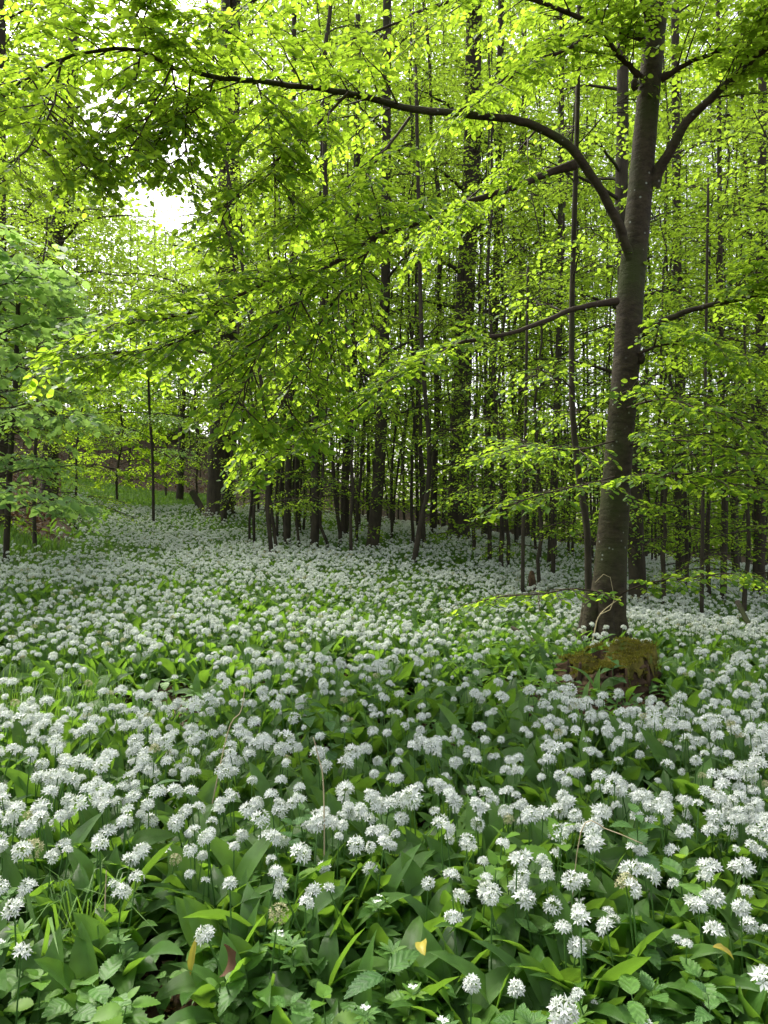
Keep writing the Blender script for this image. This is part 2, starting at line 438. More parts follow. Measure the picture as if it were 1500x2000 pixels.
BASE = np.array([1.98, 6.5, gz(1.98, 6.5)])
def build_main():
    rng = np.random.default_rng(21)
    root = empty('beech_tree', BASE, 'large smooth-barked beech rising just behind the mossy stump, long boughs reaching over the clearing', 'tree', None)
    D = 6.5
    tp = [(1176, 1290), (1186, 1200), (1195, 1060), (1207, 900), (1222, 720), (1233, 560), (1246, 420), (1258, 280), (1270, 150), (1285, 0), (1300, -160), (1310, -400), (1300, -700), (1290, -950)]
    wp = [92, 70, 59, 53, 50, 50, 48, 44, 42, 40, 36, 30, 20, 8]
    tw = np.array([P(a, b, D) for a, b in tp])
    tw[0, 2] = BASE[2] - .12
    path = resample(tw, 60)
    rad = np.interp(np.linspace(0, 1, 60), np.linspace(0, 1, len(wp)), wp) / 2 / F * D
    loc = lambda q: np.asarray(q) - BASE
    mb = MB(); tube(mb, loc(path), rad, 20, 0, wob=.05, rng=rng)
    # root flare, branch collars and a healed scar
    for a in range(6):
        an = a * 1.05 + .4
        q = np.array([(math.cos(an) * r - .03, math.sin(an) * r, h) for r, h in ((.09, .55), (.15, .25), (.25, .06), (.42, -.03), (.6, -.1))])
        tube(mb, resample(q, 10), np.linspace(.085, .03, 10), 9, 0, wob=.1)
    link('trunk', mb.mesh('trunk', M_bark), root)
    bumps = MB()
    for a, b, r in ((1244, 650, .04), (1262, 380, .035), (1252, 700, .035), (1240, 165, .035), (1215, 905, .03)):
        c = loc(P(a, b, D - .05)); th = np.linspace(0, math.pi, 7)[:, None]; ph = np.linspace(0, 2 * math.pi, 12, endpoint=False)[None]
        V = np.stack(np.broadcast_arrays(np.sin(th) * np.cos(ph) * r, np.sin(th) * np.sin(ph) * r * .9, np.cos(th) * r * 1.5), -1) * (1 + .12 * rng.random((7, 12, 1))) + c
        i, j = np.meshgrid(np.arange(6), np.arange(12), indexing='ij')
        bumps.add(V.reshape(-1, 3), quads=np.stack([i * 12 + j, i * 12 + (j + 1) % 12, (i + 1) * 12 + (j + 1) % 12, (i + 1) * 12 + j], -1).reshape(-1, 4))
    tag(link('branch_collar', bumps.mesh('branch_collar', M_bark), root), None, None, None, 'stuff')
    # boughs: pixel path, depths at start and end, start/end width in px, sprays
    limbs = [
        ([(1243, 545), (1222, 480), (1202, 425), (1160, 350), (1110, 285), (1050, 248), (980, 230), (900, 222), (820, 215), (745, 198), (680, 182), (600, 170), (500, 158), (420, 150), (335, 130), (275, 100), (200, 97), (120, 115), (60, 150), (0, 185), (-70, 230)], 6.5, 4.3, 19, 3, 40, 1.25),
        ([(275, 100), (250, 60), (218, 0), (190, -60), (150, -120)], 4.75, 4.2, 6, 2, 12, .7),
        ([(1120, 322), (1060, 342), (1000, 368), (900, 398), (820, 432), (740, 458), (680, 500), (600, 538), (540, 545), (450, 585), (380, 610), (300, 625), (210, 640)], 6.3, 4.4, 14, 3, 46, .95),
        ([(597, 540), (582, 590), (545, 630), (505, 690), (475, 760), (455, 800)], 5.0, 4.5, 5, 2, 20, .7),
        ([(740, 458), (690, 540), (640, 610), (590, 700), (550, 790), (500, 850)], 5.5, 4.9, 5, 2, 24, .75),
        ([(450, 585), (380, 650), (300, 680), (220, 690), (150, 700)], 4.75, 4.4, 5, 2, 18, .6),
        ([(1205, 588), (1130, 600), (1060, 628), (1000, 650), (900, 670), (830, 705), (760, 745), (690, 800), (600, 850), (520, 905)], 6.4, 5.0, 11, 2, 34, .6),
        ([(1272, 362), (1300, 310), (1340, 240), (1390, 190), (1440, 145), (1500, 90), (1580, 20), (1650, -50)], 6.5, 5.4, 24, 8, 26, 1.2),
        ([(1250, 652), (1290, 630), (1350, 605), (1420, 590), (1480, 575), (1560, 560), (1650, 560)], 6.5, 5.5, 15, 5, 22, 1.0),
        ([(1465, 577), (1500, 525), (1540, 470)], 5.9, 5.5, 6, 3, 8, .7),
        ([(1290, 155), (1340, 125), (1390, 105), (1450, 85), (1530, 60)], 6.5, 6.0, 12, 4, 18, 1.0),
        ([(1246, 150), (1232, 130), (1205, 105), (1172, 62), (1110, 95), (1040, 120), (1000, 140), (955, 180), (900, 215)], 6.5, 5.5, 12, 3, 28, .9),
        ([(1278, 60), (1262, 20), (1240, -60), (1180, -140), (1080, -190), (980, -200)], 6.5, 5.2, 18, 5, 26, 1.2),
        ([(1247, 690), (1300, 672), (1370, 662), (1440, 690), (1520, 700)], 6.4, 5.6, 7, 2, 18, .8),
        ([(1300, -160), (1150, -230), (950, -210), (760, -130), (600, -60), (480, 10)], 6.5, 4.6, 20, 4, 20, .9),
        ([(1275, 80), (1150, 40), (1000, -10), (850, 10), (740, 60), (640, 90)], 6.6, 5.2, 12, 3, 22, .9),
        ([(1310, -300), (1450, -380), (1600, -420)], 6.5, 6.5, 16, 4, 24, 1.4),
        ([(480, 10), (400, 45), (335, 30), (280, -40)], 4.9, 4.6, 4, 2, 14, .5),
        ([(420, 150), (395, 205), (345, 235), (300, 290)], 5.0, 4.8, 4, 2, 12, .4),
        ([(275, 100), (262, 160), (225, 230), (185, 290), (150, 330)], 4.75, 4.6, 4, 2, 10, .6),
        ([(335, 130), (345, 200), (320, 270), (290, 330)], 4.8, 5.2, 4, 2, 10, .5),
        ([(300, 20), (330, 80), (350, 150), (370, 210)], 4.9, 5.6, 4, 2, 12, .5),
        ([(335, 130), (300, 210), (262, 280), (228, 345)], 4.8, 4.5, 4, 2, 12, .5),
        ([(372, 150), (364, 220), (362, 280), (372, 350)], 4.9, 4.8, 4, 2, 12, .4),
        ([(120, 115), (105, 200), (60, 280), (10, 340)], 4.5, 4.0, 5, 2, 12, .6),
        ([(60, 150), (110, 240), (150, 310), (190, 350)], 4.4, 4.4, 4, 2, 10, .5),
        ([(500, 158), (520, 215), (532, 290), (540, 360)], 5.1, 5.0, 4, 2, 16, .6),
        ([(800, 230), (740, 310), (700, 350), (620, 400), (560, 430)], 5.7, 5.0, 6, 2, 18, .7),
        ([(680, 182), (600, 260), (520, 330), (450, 400), (420, 470)], 5.4, 4.9, 6, 2, 18, .7),
        ([(1050, 250), (980, 330), (900, 400), (850, 450)], 6.2, 5.9, 5, 2, 18, .8),
    ]
    for k, (pp, d0, d1, w0, w1, ns, sl) in enumerate(limbs):
        ns = int(ns * 1.15)
        q = np.array(pp, float)
        s = np.r_[0, np.cumsum(np.linalg.norm(np.diff(q, axis=0), axis=1))]; s /= s[-1]
        dep = d0 + (d1 - d0) * s
        w = np.array([P(a, b, d) for (a, b), d in zip(pp, dep)])
        n = max(16, len(pp) * 4)
        path = resample(w, n)
        ww = (w0 + (w1 - w0) * np.linspace(0, 1, n) ** (1.15 if k in (0, 2, 6) else .8)) / 2 / F * np.linspace(d0, d1, n)
        ww[:4] *= np.array([1.5, 1.35, 1.15, 1.05]) if w0 > 10 else 1
        path[2:] += (rng.random((n - 2, 3)) - .5) * .012
        m = MB(); tube(m, loc(path), ww, 9, 0, wob=.12, rng=rng)
        o = link('bough', m.mesh('bough', M_bark if w0 > 14 else M_twig), root)
        lv, tw_ = [], MB()
        spray(loc(path), rng, lv, tw_, ns, sl, t0={0: .42, 2: .3, 6: .4, 7: .42, 8: .4}.get(k, .08), leaf=.056, twig_len=.27, twig_gap=.07, leaf_gap=.027, droop=.2, up_bias={0: .14, 2: .3, 6: .25, 7: .2, 8: .25, 10: .2}.get(k, .03))
        mbf = MB(); flush(lv, mbf, T_leaf_near(), drop=lambda p: in_gap(p + BASE))
        nleaf = sum(len(x[0]) for x in lv)
        link('foliage', mbf.mesh('foliage', M_near), o)
        if tw_.n: link('twigs', tw_.mesh('twigs', M_twig), o)['kind'] = 'stuff'
    # small leafy shoots on the trunk and low layers beside it
    shoots = [([(1205, 930), (1130, 950), (1060, 965), (985, 990)], 5.9, 5.2, 14, .5), ([(1225, 935), (1290, 925), (1370, 930), (1450, 950), (1540, 960)], 5.9, 5.0, 22, .6),
              ([(1215, 800), (1290, 780), (1380, 800), (1480, 830)], 6.2, 5.4, 16, .7), ([(1225, 870), (1330, 860), (1420, 880), (1520, 900)], 6.2, 5.2, 20, .75),
              ([(1205, 860), (1120, 880), (1040, 870), (960, 890)], 6.2, 5.6, 14, .6),
              ([(1192, 1160), (1120, 1150), (1060, 1160), (985, 1165), (930, 1175)], 6.0, 5.5, 14, .4), ([(1195, 1170), (1260, 1140), (1340, 1130), (1420, 1120), (1480, 1125)], 6.2, 6.0, 16, .4)]
    for pp, d0, d1, ns, sl in shoots:
        w = np.array([P(a, b, d) for (a, b), d in zip(pp, np.linspace(d0, d1, len(pp)))])
        w[0] = P(pp[0][0], pp[0][1], 6.45)
        path = resample(w, 14)
        m = MB(); tube(m, loc(path), np.linspace(.009, .003, 14), 5, 0)
        o = link('shoot', m.mesh('shoot', M_twig), root)
        lv, tw_ = [], MB()
        spray(loc(path), rng, lv, tw_, ns, sl, leaf=.06, twig_len=.2, twig_gap=.085, leaf_gap=.032, droop=.15, jit=.28)
        mbf = MB(); flush(lv, mbf, T_leaf_near())
        link('foliage', mbf.mesh('foliage', M_near), o)
        link('twigs', tw_.mesh('twigs', M_twig), o)['kind'] = 'stuff'
build_main()

# ------------------------------------------------------------------ other trees
def grow_tree(path, r0, r1, rng, h0, nb, blen, nside, side_len, leaf, leaf_gap, twig_gap, twig_len, tmpl, sides=8, keep=None, up=.25, droop=.3, jit=.45, flare=1.5):
    """path in local space, z up from the base; returns (wood MB, crown MB)"""
    n = len(path)
    rad = r0 + (r1 - r0) * np.linspace(0, 1, n) ** .9
    rad[0] *= flare; rad[1] *= 1 + (flare - 1) * .35
    wood = MB(); tube(wood, path, rad, sides, 0, wob=.08, rng=rng)
    lv = []; tw = MB()
    hs = np.linspace(h0, .985, nb) + rng.normal(0, .01, nb)
    for k, t in enumerate(hs):
        u = np.clip(t, .02, .99) * (n - 1); i = int(u); p = path[i] * (1 - u + i) + path[i + 1] * (u - i)
        a = k * 2.4 + rng.random() * .8
        L = blen * (1 - .55 * max(0, (t - h0) / (1 - h0)) ** 1.5) * rng.uniform(.6, 1.2)
        d = np.array([math.cos(a), math.sin(a), up + rng.uniform(-.15, .3) + .5 * t])
        d /= np.linalg.norm(d)
        s = np.linspace(0, 1, 8)[:, None]
        bp = p + d * L * s + np.array([0, 0, -1.0]) * L * .28 * s ** 2 + (rng.random((8, 3)) - .5) * .1 * s
        rb = np.interp(t, np.linspace(0, 1, n), rad) * .32
        tube(wood, bp, np.linspace(min(rb, .05), .005, 8), 5, 0, cap=False)
        spray(bp, rng, lv, tw, nside, side_len, t0=.15, leaf=leaf, leaf_gap=leaf_gap, twig_gap=twig_gap, twig_len=twig_len, droop=droop, minor=True, jit=jit)
    crown = MB(); flush(lv, crown, tmpl, 0, drop=keep)
    crown.merge(tw, mats=[1])
    return wood, crown

# named trees seen one by one: base px, depth, path px (above base), width px bottom/top, label ...
def px_tree(base, d, pts, w0, w1, label, kind='tree', h0=.25, nb=22, blen=1.8, top=None, lean=0, seed=0, leaf=.085, mat=M_mid, nside=10, bark=M_bark2, group=None, sides=10, side_len=.9, name='beech_tree', flare=1.5, gap=None):
    rng = np.random.default_rng(100 + seed)
    X = (base[0] - 750) / F * d
    b = np.array([X, d, gz(X, d)])
    w = [b + np.array([0, 0, -.08])]
    for (a, c) in pts:
        w.append(P(a, c, d + rng.normal(0, .05)))
    last = w[-1]; dirn = nrm(w[-1] - w[-2])
    if top: w.append(last + (dirn * .5 + np.array([0, 0, .5])) * (top - last[2]) )
    w = np.array(w)
    s = np.r_[0, np.cumsum(np.linalg.norm(np.diff(w, axis=0), axis=1))]
    path = resample(w, 36) - b
    root = empty(name, b, label, kind, group)
    k = lambda p: in_gap(p + b)
    wood, crown = grow_tree(path, w0 / 2 / F * d, w1 / 2 / F * d, rng, h0, nb, blen, nside, side_len, leaf * .8, .055, .13, .38, T_leaf_far() if d > 9 else T_leaf_near(), sides, k, flare=flare)
    link('trunk', wood.mesh('trunk', bark), root)
    link('crown', crown.mesh('crown', [mat, M_twig]), root)
    return root

G_TH = 'slender beeches of the thicket'
px_tree((430, 1015), 19, [(432, 900), (438, 700), (444, 520), (448, 300)], 54, 36, 'thick dark beech trunk on the left, a thin crooked stem leaning against its foot', top=19, seed=1, h0=.4, nb=44, blen=3.4, leaf=.11, nside=12, side_len=1.4, flare=2.0)
px_tree((895, 1050), 16, [(897, 900), (905, 650), (915, 450), (922, 250)], 44, 30, 'thick straight beech trunk in the middle of the wood, furrowed and dark', top=17, seed=2, h0=.42, nb=26, blen=3.0, leaf=.1, nside=12, side_len=1.3, flare=1.6)
px_tree((725, 1080), 14, [(738, 950), (746, 800), (752, 600), (754, 400)], 27, 16, 'beech of middling girth with a trunk that bends upright above a slanting foot', top=13, seed=3, h0=.36, nb=22, blen=2.2, leaf=.095, flare=1.3)
px_tree((803, 1085), 12, [(820, 1030), (835, 960), (838, 870), (828, 740), (822, 600)], 12, 7, 'thin dark sapling bowed at its foot, between two thicker trunks', top=8.5, seed=4, h0=.4, nb=16, blen=1.3, leaf=.085, flare=1.2)
px_tree((1248, 1160), 10, [(1240, 1000), (1232, 800), (1222, 600), (1214, 400), (1216, 200)], 34, 20, 'darker beech standing close behind the large beech, half hidden by its trunk', top=12, seed=5, h0=.36, nb=20, blen=1.9, leaf=.085, flare=1.6)
px_tree((1151, 1200), 6.9, [(1149, 1120), (1146, 1030), (1131, 930), (1118, 800), (1117, 600), (1124, 350), (1130, 100)], 15, 8, 'thin crooked young beech stem just to the side of the large beech trunk', top=7.5, seed=6, h0=.38, nb=16, blen=1.1, leaf=.07, flare=1.2, side_len=.6, nside=8)
px_tree((1075, 1100), 14, [(1082, 950), (1088, 780), (1093, 600), (1096, 300)], 16, 10, 'narrow beech with a knotted trunk between the thick middle trunk and the large beech', top=12, seed=7, h0=.34, nb=22, blen=1.9, leaf=.095, flare=1.2)
px_tree((948, 1065), 17, [(955, 900), (963, 700), (970, 500)], 20, 12, 'straight slim beech immediately right of the thick middle trunk', top=14, seed=8, h0=.4, nb=20, blen=2.0, leaf=.1, flare=1.2)
px_tree((95, 985), 17, [(98, 900), (95, 700), (103, 520), (116, 420), (122, 380)], 34, 20, 'ivy-dark old tree on the left bank with a wide foot and a fork high up', top=13, seed=9, h0=.28, nb=30, blen=2.6, leaf=.1, nside=12, side_len=1.1, flare=2.3)
px_tree((8, 985), 14, [(6, 850), (3, 650), (2, 450)], 24, 18, 'dark trunk standing at the very edge of the left bank', top=12, seed=10, h0=.25, nb=28, blen=2.4, leaf=.095, nside=12, side_len=1.1)
px_tree((1482, 1105), 12, [(1484, 900), (1486, 650), (1488, 400)], 22, 14, 'straight dark beech at the far right of the wood', top=12, seed=11, h0=.3, nb=24, blen=2.0, leaf=.09, flare=1.3)
px_tree((1330, 1120), 14, [(1328, 950), (1326, 700), (1322, 450)], 20, 14, 'upright beech to the right of the large beech, bright sky showing next to its trunk', top=13, seed=12, h0=.36, nb=22, blen=2.1, leaf=.095, flare=1.3)
px_tree((1412, 1125), 11, [(1416, 950), (1412, 800), (1408, 600)], 13, 8, 'slim dark sapling midway between the large beech and the right edge', top=10, seed=13, h0=.28, nb=20, blen=1.6, leaf=.085, flare=1.2)
px_tree((672, 1060), 16, [(676, 900), (690, 700), (694, 500)], 18, 10, 'slim dark beech left of the bent beech in the middle', top=12, seed=14, h0=.36, nb=20, blen=1.9, leaf=.1, flare=1.2)
px_tree((440, 1018), 17.8, [(437, 975), (450, 920), (458, 860), (462, 800)], 13, 8, 'thin crooked stem leaning against the foot of the thick left beech', top=6, seed=15, h0=.5, nb=10, blen=1.2, leaf=.095, flare=1.2, name='sapling')
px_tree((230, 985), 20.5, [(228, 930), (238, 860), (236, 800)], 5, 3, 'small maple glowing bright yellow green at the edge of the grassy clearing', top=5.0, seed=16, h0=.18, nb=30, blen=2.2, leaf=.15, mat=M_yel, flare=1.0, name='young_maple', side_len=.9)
px_tree((300, 1000), 17, [(298, 900), (292, 800), (290, 720)], 6, 4, 'wispy dark sapling in front of the glowing yellow green maple', top=5.6, seed=17, h0=.3, nb=14, blen=1.3, leaf=.1, mat=M_blue, flare=1.1, name='sapling')
# shrubby elder hanging in from the left edge
px_tree((-150, 1080), 7.5, [(-140, 900), (-110, 750), (-80, 620)], 16, 10, 'pale skylit elder bush leaning in over the left edge', 'bush', top=3.7, seed=18, h0=.2, nb=17, blen=2.0, leaf=.15, mat=M_blue, nside=9, name='elder_bush', side_len=.7, flare=1.2)
px_tree((10, 1010), 10.5, [(20, 900), (30, 750), (35, 620)], 12, 8, 'bluish skylit green bush growing on the left bank in front of the old tree', 'bush', top=4.3, seed=19, h0=.14, nb=22, blen=1.6, leaf=.17, mat=M_blue, nside=10, name='elder_bush', side_len=.7, flare=1.2)
# leafy young beeches filling the upper view at middle distance
for i, (bx, by, d, top, bl, lab) in enumerate([
    (560, 1040, 14.5, 13, 3.0, 'tall leafy beech filling the canopy above the thicket left of centre'),
    (-60, 1050, 13.5, 15, 4.0, 'broad beech whose crown closes the upper left of the canopy'),
    (350, 1010, 24, 8.6, 2.2, 'dark rounded beech behind the clearing, below the bright opening in the canopy'),
    (1010, 1075, 19, 14, 2.4, 'fresh leaved beech spreading over the middle of the wood'),
    (1560, 1130, 9, 12, 3.0, 'beech just beyond the right edge whose crown hangs into the view'),
    (1370, 1150, 8.5, 5.2, 1.7, 'low leafy beech sapling with flat layered sprays right of the large beech'),
    (1020, 1120, 9.5, 4.4, 1.3, 'low leafy beech sapling with flat layered sprays left of the large beech')]):
    px_tree((bx, by), d, [(bx + 4, 900), (bx + 8, 700)] if top > 6 else [(bx + 3, 950), (bx + 6, 850)], 15 if top > 6 else 8, 9 if top > 6 else 5, lab, top=top, seed=40 + i,
            h0=.48 if top > 6 else .2, nb=26 if top > 6 else 12, blen=bl, leaf=.09 if d > 10 else .075, nside=12, side_len=1.1 if top > 6 else .6, name='beech_tree' if top > 6 else 'beech_sapling', flare=1.3)

# forest of copies
def make_variants():
    vs = []
    for k in range(8):
        rng = np.random.default_rng(300 + k)
        H = rng.uniform(13, 17)
        n = 24; z = np.linspace(0, H, n)
        path = np.c_[np.cumsum(rng.normal(0, .05, n)), np.cumsum(rng.normal(0, .05, n)), z]
        path[:, :2] += np.outer((z / H) ** 2, rng.normal(0, .5, 2)); path[:, :2] -= path[0, :2]; path[0, 2] = -.2
        wood, crown = grow_tree(path, .10, .02, rng, [.36, .46, .4, .5][k % 4], 18, 2.0, 7, 1.0, .095, .08, .19, .42, T_leaf_far(), 7, None, flare=1.25, jit=.5)
        vs.append((wood.mesh('trunk', M_bark2), crown.mesh('crown', [M_mid, M_twig])))
    return vs
VAR = make_variants()
def zone_label(px, d):
    far = 'far back' if d > 21 else 'deep'
    if px < 330: return f'thin dark tree {far} on the slope left of the thick left beech', 'trees on the slope behind the clearing'
    if px < 470: return f'thin dark tree {far} in the wood around the thick left beech', 'trees beside the thick left beech'
    if px < 880: return f'slender beech {far} in the thicket between the two thick trunks', 'slender beeches between the two thick trunks'
    if px < 1180: return f'slender beech {far} in the wood between thick middle trunk and large beech', 'slender beeches behind the middle of the flower carpet'
    return f'slender beech {far} in the wood right of the large beech', 'slender beeches right of the large beech'
def forest():
    rng = np.random.default_rng(5)
    placed = [(-4.26, 19), (1.6, 16), (-.25, 14), (3.2, 14), (5.6, 14), (-7.6, 17)]
    cnt = 0
    tries = 0
    while cnt < 135 and tries < 6000:
        tries += 1
        d = 13.5 + 16 * rng.random() ** .9
        px = rng.uniform(-120, 1620)
        if px < 480 and px > -40: d = rng.uniform(24, 42)
        X = (px - 750) / F * d
        if px < 480 and d < 24 and px > -20: continue
        if px < 500 and d < 19: continue
        sp = .55 if px > 480 else 1.6
        if any((X - a) ** 2 + (d - b) ** 2 < sp ** 2 for a, b in placed): continue
        if (abs(px - 432) < 55 or abs(px - 900) < 50) and d < 20: continue
        hs = rng.uniform(.75, 1.3)
        if 150 < px < 420:
            hmax = (CAMZ + rng.uniform(.36, .45) * d - gz(X, d)) / 15.0
            hs = min(hs, hmax)
            if hs < .35: continue
        placed.append((X, d))
        v = VAR[rng.integers(8)]
        lab, grp = zone_label(px, d)
        th = rng.choice([.3, .42, .6, .8], p=[.4, .3, .2, .1])
        gw = {.3: 'very thin', .42: 'thin', .6: 'slender', .8: 'stout'}[float(th)]
        lab = lab.replace('thin dark', gw + ' dark').replace('slender', gw)
        root = empty('beech_tree', (X, d, gz(X, d)), lab, 'tree', grp, rng.random() * 6.28, 1.0)
        root.rotation_euler = (rng.normal(0, .02), rng.normal(0, .02), rng.random() * 6.28)
        link('trunk', v[0], root, scl=(th, th, hs))
        link('crown', v[1], root, scl=(hs ** .5, hs ** .5, hs))
        cnt += 1
    # understory beeches with flat fine sprays veiling the wood edge
    us = []
    for k in range(4):
        H = rng.uniform(6, 8.5); z = np.linspace(0, H, 20); z[0] = -.15
        path = np.c_[np.cumsum(rng.normal(0, .04, 20)), np.cumsum(rng.normal(0, .04, 20)), z]
        wood, crown = grow_tree(path, .035, .008, rng, .12, 24, 1.7, 8, .75, .062, .05, .12, .3, T_leaf_far(), 6, None, flare=1.1, up=.05, droop=.12, jit=.3)
        us.append((wood.mesh('trunk', M_bark2), crown.mesh('crown', [M_near, M_twig])))
    for i, (px, d, lab) in enumerate(((540, 15.5, 'just right of the thick left beech'), (640, 13.5, 'left of the bent beech in the middle'), (800, 14.5, 'between the bent beech and the thick middle trunk'),
            (985, 12.5, 'before the slim beech beside the thick middle trunk'), (1060, 10.5, 'over the small jagged stump'), (1290, 9.5, 'close behind the large beech on its right'),
            (1375, 11.5, 'midway between the large beech and the right edge'), (1460, 9.0, 'at the right edge, nearest of its kind'), (1540, 12, 'half cut off by the right edge, farther back'),
            (1190, 12.5, 'hidden behind the trunk of the large beech'), (60, 12.5, 'on the left bank by the old tree'), (150, 15.5, 'right of the old tree on the left bank'),
            (-20, 9.5, 'half cut off by the left edge'), (380, 22, 'beside the clearing, left of the thick left beech'), (500, 19.5, 'behind the crooked stem at the thick left beech'),
            (590, 17, 'in the thicket left of the middle'), (700, 18, 'deep behind the bent beech'), (860, 19, 'deep behind the thick middle trunk, on its left'), (930, 20, 'deep behind the thick middle trunk, on its right'),
            (1120, 17, 'deep behind the narrow knotted beech'), (1240, 18, 'deep behind the large beech'), (1350, 17, 'deep in the wood right of the large beech'), (1440, 19, 'deep in the wood near the right edge'), (460, 24, 'deep behind the thick left beech'))):
        X = (px - 750) / F * d
        root = empty('beech_sapling', (X, d, gz(X, d)), f'leafy young beech with flat layered sprays {lab}', 'tree', 'leafy young beeches along the wood edge', rng.random() * 6.28, rng.uniform(.85, 1.1))
        link('trunk', us[i % 4][0], root); link('crown', us[i % 4][1], root)
    # bare poles: thin shaded stems with little foliage
    n = 20; poles = []
    for k in range(4):
        z = np.linspace(-.15, 9, n); path = np.c_[np.cumsum(rng.normal(0, .035, n)), np.cumsum(rng.normal(0, .035, n)), z]
        wood, crown = grow_tree(path, .035, .01, rng, .1, 15, .9, 4, .45, .075, .08, .2, .32, T_leaf_far(), 6, None, flare=1.1)
        poles.append((wood.mesh('trunk', M_bark2), crown.mesh('crown', [M_mid, M_twig])))
    cnt = 0
    while cnt < 95:
        d = 12 + 16 * rng.random(); px = rng.uniform(480, 1520)
        X = (px - 750) / F * d
        if any((X - a) ** 2 + (d - b) ** 2 < .16 for a, b in placed): continue
        placed.append((X, d)); v = poles[rng.integers(4)]
        _, grp = zone_label(px, d)
        where = 'between the two thick trunks' if px < 880 else ('between middle trunk and large beech' if px < 1180 else 'right of the large beech')
        rx, ry = rng.normal(0, .06), rng.normal(0, .06)
        look = 'leaning right' if ry > .05 else ('leaning left' if ry < -.05 else 'upright')
        dep = 'at the wood edge' if d < 16 else ('inside the wood' if d < 22 else 'deep inside')
        root = empty('sapling', (X, d, gz(X, d)), f'thin dark sapling {look} {dep} {where}', 'sapling', f'thin saplings {look} {dep} {where}')
        root.rotation_euler = (rx, ry, 0)
        s = rng.uniform(.7, 1.3)
        link('trunk', v[0], root, scl=s); link('crown', v[1], root, scl=s)
        cnt += 1
forest()

def far_mass():
    rng = np.random.default_rng(9)
    N = 250000
    d = rng.uniform(38, 48, N); px = rng.uniform(-300, 1800, N)
    X = (px - 750) / F * d
    h = rng.random(N) * 33
    h[:40000] = rng.random(40000) * 6
    g = ground(X, d)
    k = noise2(X * .35 + 5, h * .45 + d * .3) > .33
    cap = np.where((px > 150) & (px < 420), (CAMZ + (.34 + .1 * noise2(X * .5, X * 0 + 3)) * d - g), 99)
    k &= h < cap
    p = np.c_[X, d, g + h][k]; n = len(p)
    dirs = rng.normal(0, 1, (n, 3)); dirs[:, 2] *= .5
    ups = nrm(np.array([0, 0, 1.0]) + rng.normal(0, .6, (n, 3)))
    mb = MB(); place_leaves(mb, T_leaf_far(.8), p, dirs, ups, rng.uniform(.2, .42, n))
    tag(link('distant_foliage', mb.mesh('distant_foliage', M_mid)), 'hazy yellow green mass of leaves closing the view far behind the trunks', 'forest', None, 'stuff')
far_mass()

# ------------------------------------------------------------------ herbs: leaf shapes
def strip_leaf(L, W, bend0, bend1, pet=.3, n=9, fold=.12, wave=0.0, twist=0.0, prof=(.75, .8), side_cols=2, mat=0, pw=.04, rng=R):
    """ribbon leaf starting at the origin, going up and bowing to +X. angles from vertical in radians"""
    s = np.linspace(0, 1, n + 1)
    ang = bend0 + (bend1 - bend0) * s ** 1.3
    dx = np.sin(ang) * L / n; dz = np.cos(ang) * L / n
    cx = np.r_[0, np.cumsum(dx[:-1])]; cz = np.r_[0, np.cumsum(dz[:-1])]
    b = np.clip((s - pet) / (1 - pet), 0, 1)
    w = W * .5 * np.maximum(np.sin(math.pi * b ** prof[0]) ** prof[1], 0) + W * pw * (1 - b) + 1e-4
    cols = np.linspace(-1, 1, 2 * side_cols + 1)
    tw = twist * s
    V = []; UV = []
    for i in range(n + 1):
        nx, nz = np.cos(ang[i]), -np.sin(ang[i])      # leaf normal (upper side looks inwards/up)
        for c in cols:
            lift = fold * abs(c) * w[i] + wave * math.sin(s[i] * 17 + c * 2) * abs(c) * w[i]
            yy = c * w[i]; up = lift
            y2 = yy * math.cos(tw[i]) - up * math.sin(tw[i]); u2 = yy * math.sin(tw[i]) + up * math.cos(tw[i])
            V.append((cx[i] - nx * u2, y2, cz[i] - nz * u2)); UV.append(((c + 1) / 2, s[i]))
    m = len(cols)
    i, j = np.meshgrid(np.arange(n), np.arange(m - 1), indexing='ij'); a = (i * m + j).ravel()
    mb = MB(); mb.add(V, quads=np.stack([a, a + 1, a + m + 1, a + m], -1), uv=UV, mat=mat)
    return mb
def tooth_leaf(L, W, teeth=9, pet=.16, droop=.35, mat=0, depth=.14, prof=.72, fold=.18):
    """toothed ovate leaf along +X, upper side +Z"""
    n = teeth * 2
    s = np.linspace(0, 1, n + 1)
    w = W * .5 * np.sin(math.pi * s ** prof) ** .8
    zz = lambda x: -droop * L * x ** 2
    V = [(0, 0, 0)]; mid = []
    mb = MB()
    xs = pet * L + s * L * (1 - pet)
    M = np.c_[xs, np.zeros(n + 1), zz(s)]
    lay = []
    for sgn in (-1, 1):
        ww = w * (1 + depth * np.where(np.arange(n + 1) % 2, 1, -1))
        ww[0] = ww[-1] = 0
        sh = np.where(np.arange(n + 1) % 2, .02 * L, 0)
        lay.append(np.c_[xs + sh, sgn * ww, zz(s) + fold * ww])
    V = np.vstack([lay[0], M, lay[1]])
    k = n + 1; i = np.arange(n)
    Q = np.vstack([np.c_[i, k + i, k + i + 1, i + 1], np.c_[k + i, 2 * k + i, 2 * k + i + 1, k + i + 1]])
    uv = np.vstack([np.c_[np.full(k, q), s] for q in (0, .5, 1)])
    mb.add(V, quads=Q, mat=mat, uv=uv)
    tube(mb, np.array([(0, 0, 0), (pet * L * .5, 0, .002), (pet * L, 0, 0)]), .0012, 3, mat, cap=False)
    return mb
def rotz(a, loc=(0, 0, 0), s=1.0, tilt=0.0, roll=0.0):
    return np.array(Matrix.Translation(Vector(loc)) @ Euler((roll, tilt, a)).to_matrix().to_4x4() @ Matrix.Scale(s, 4))

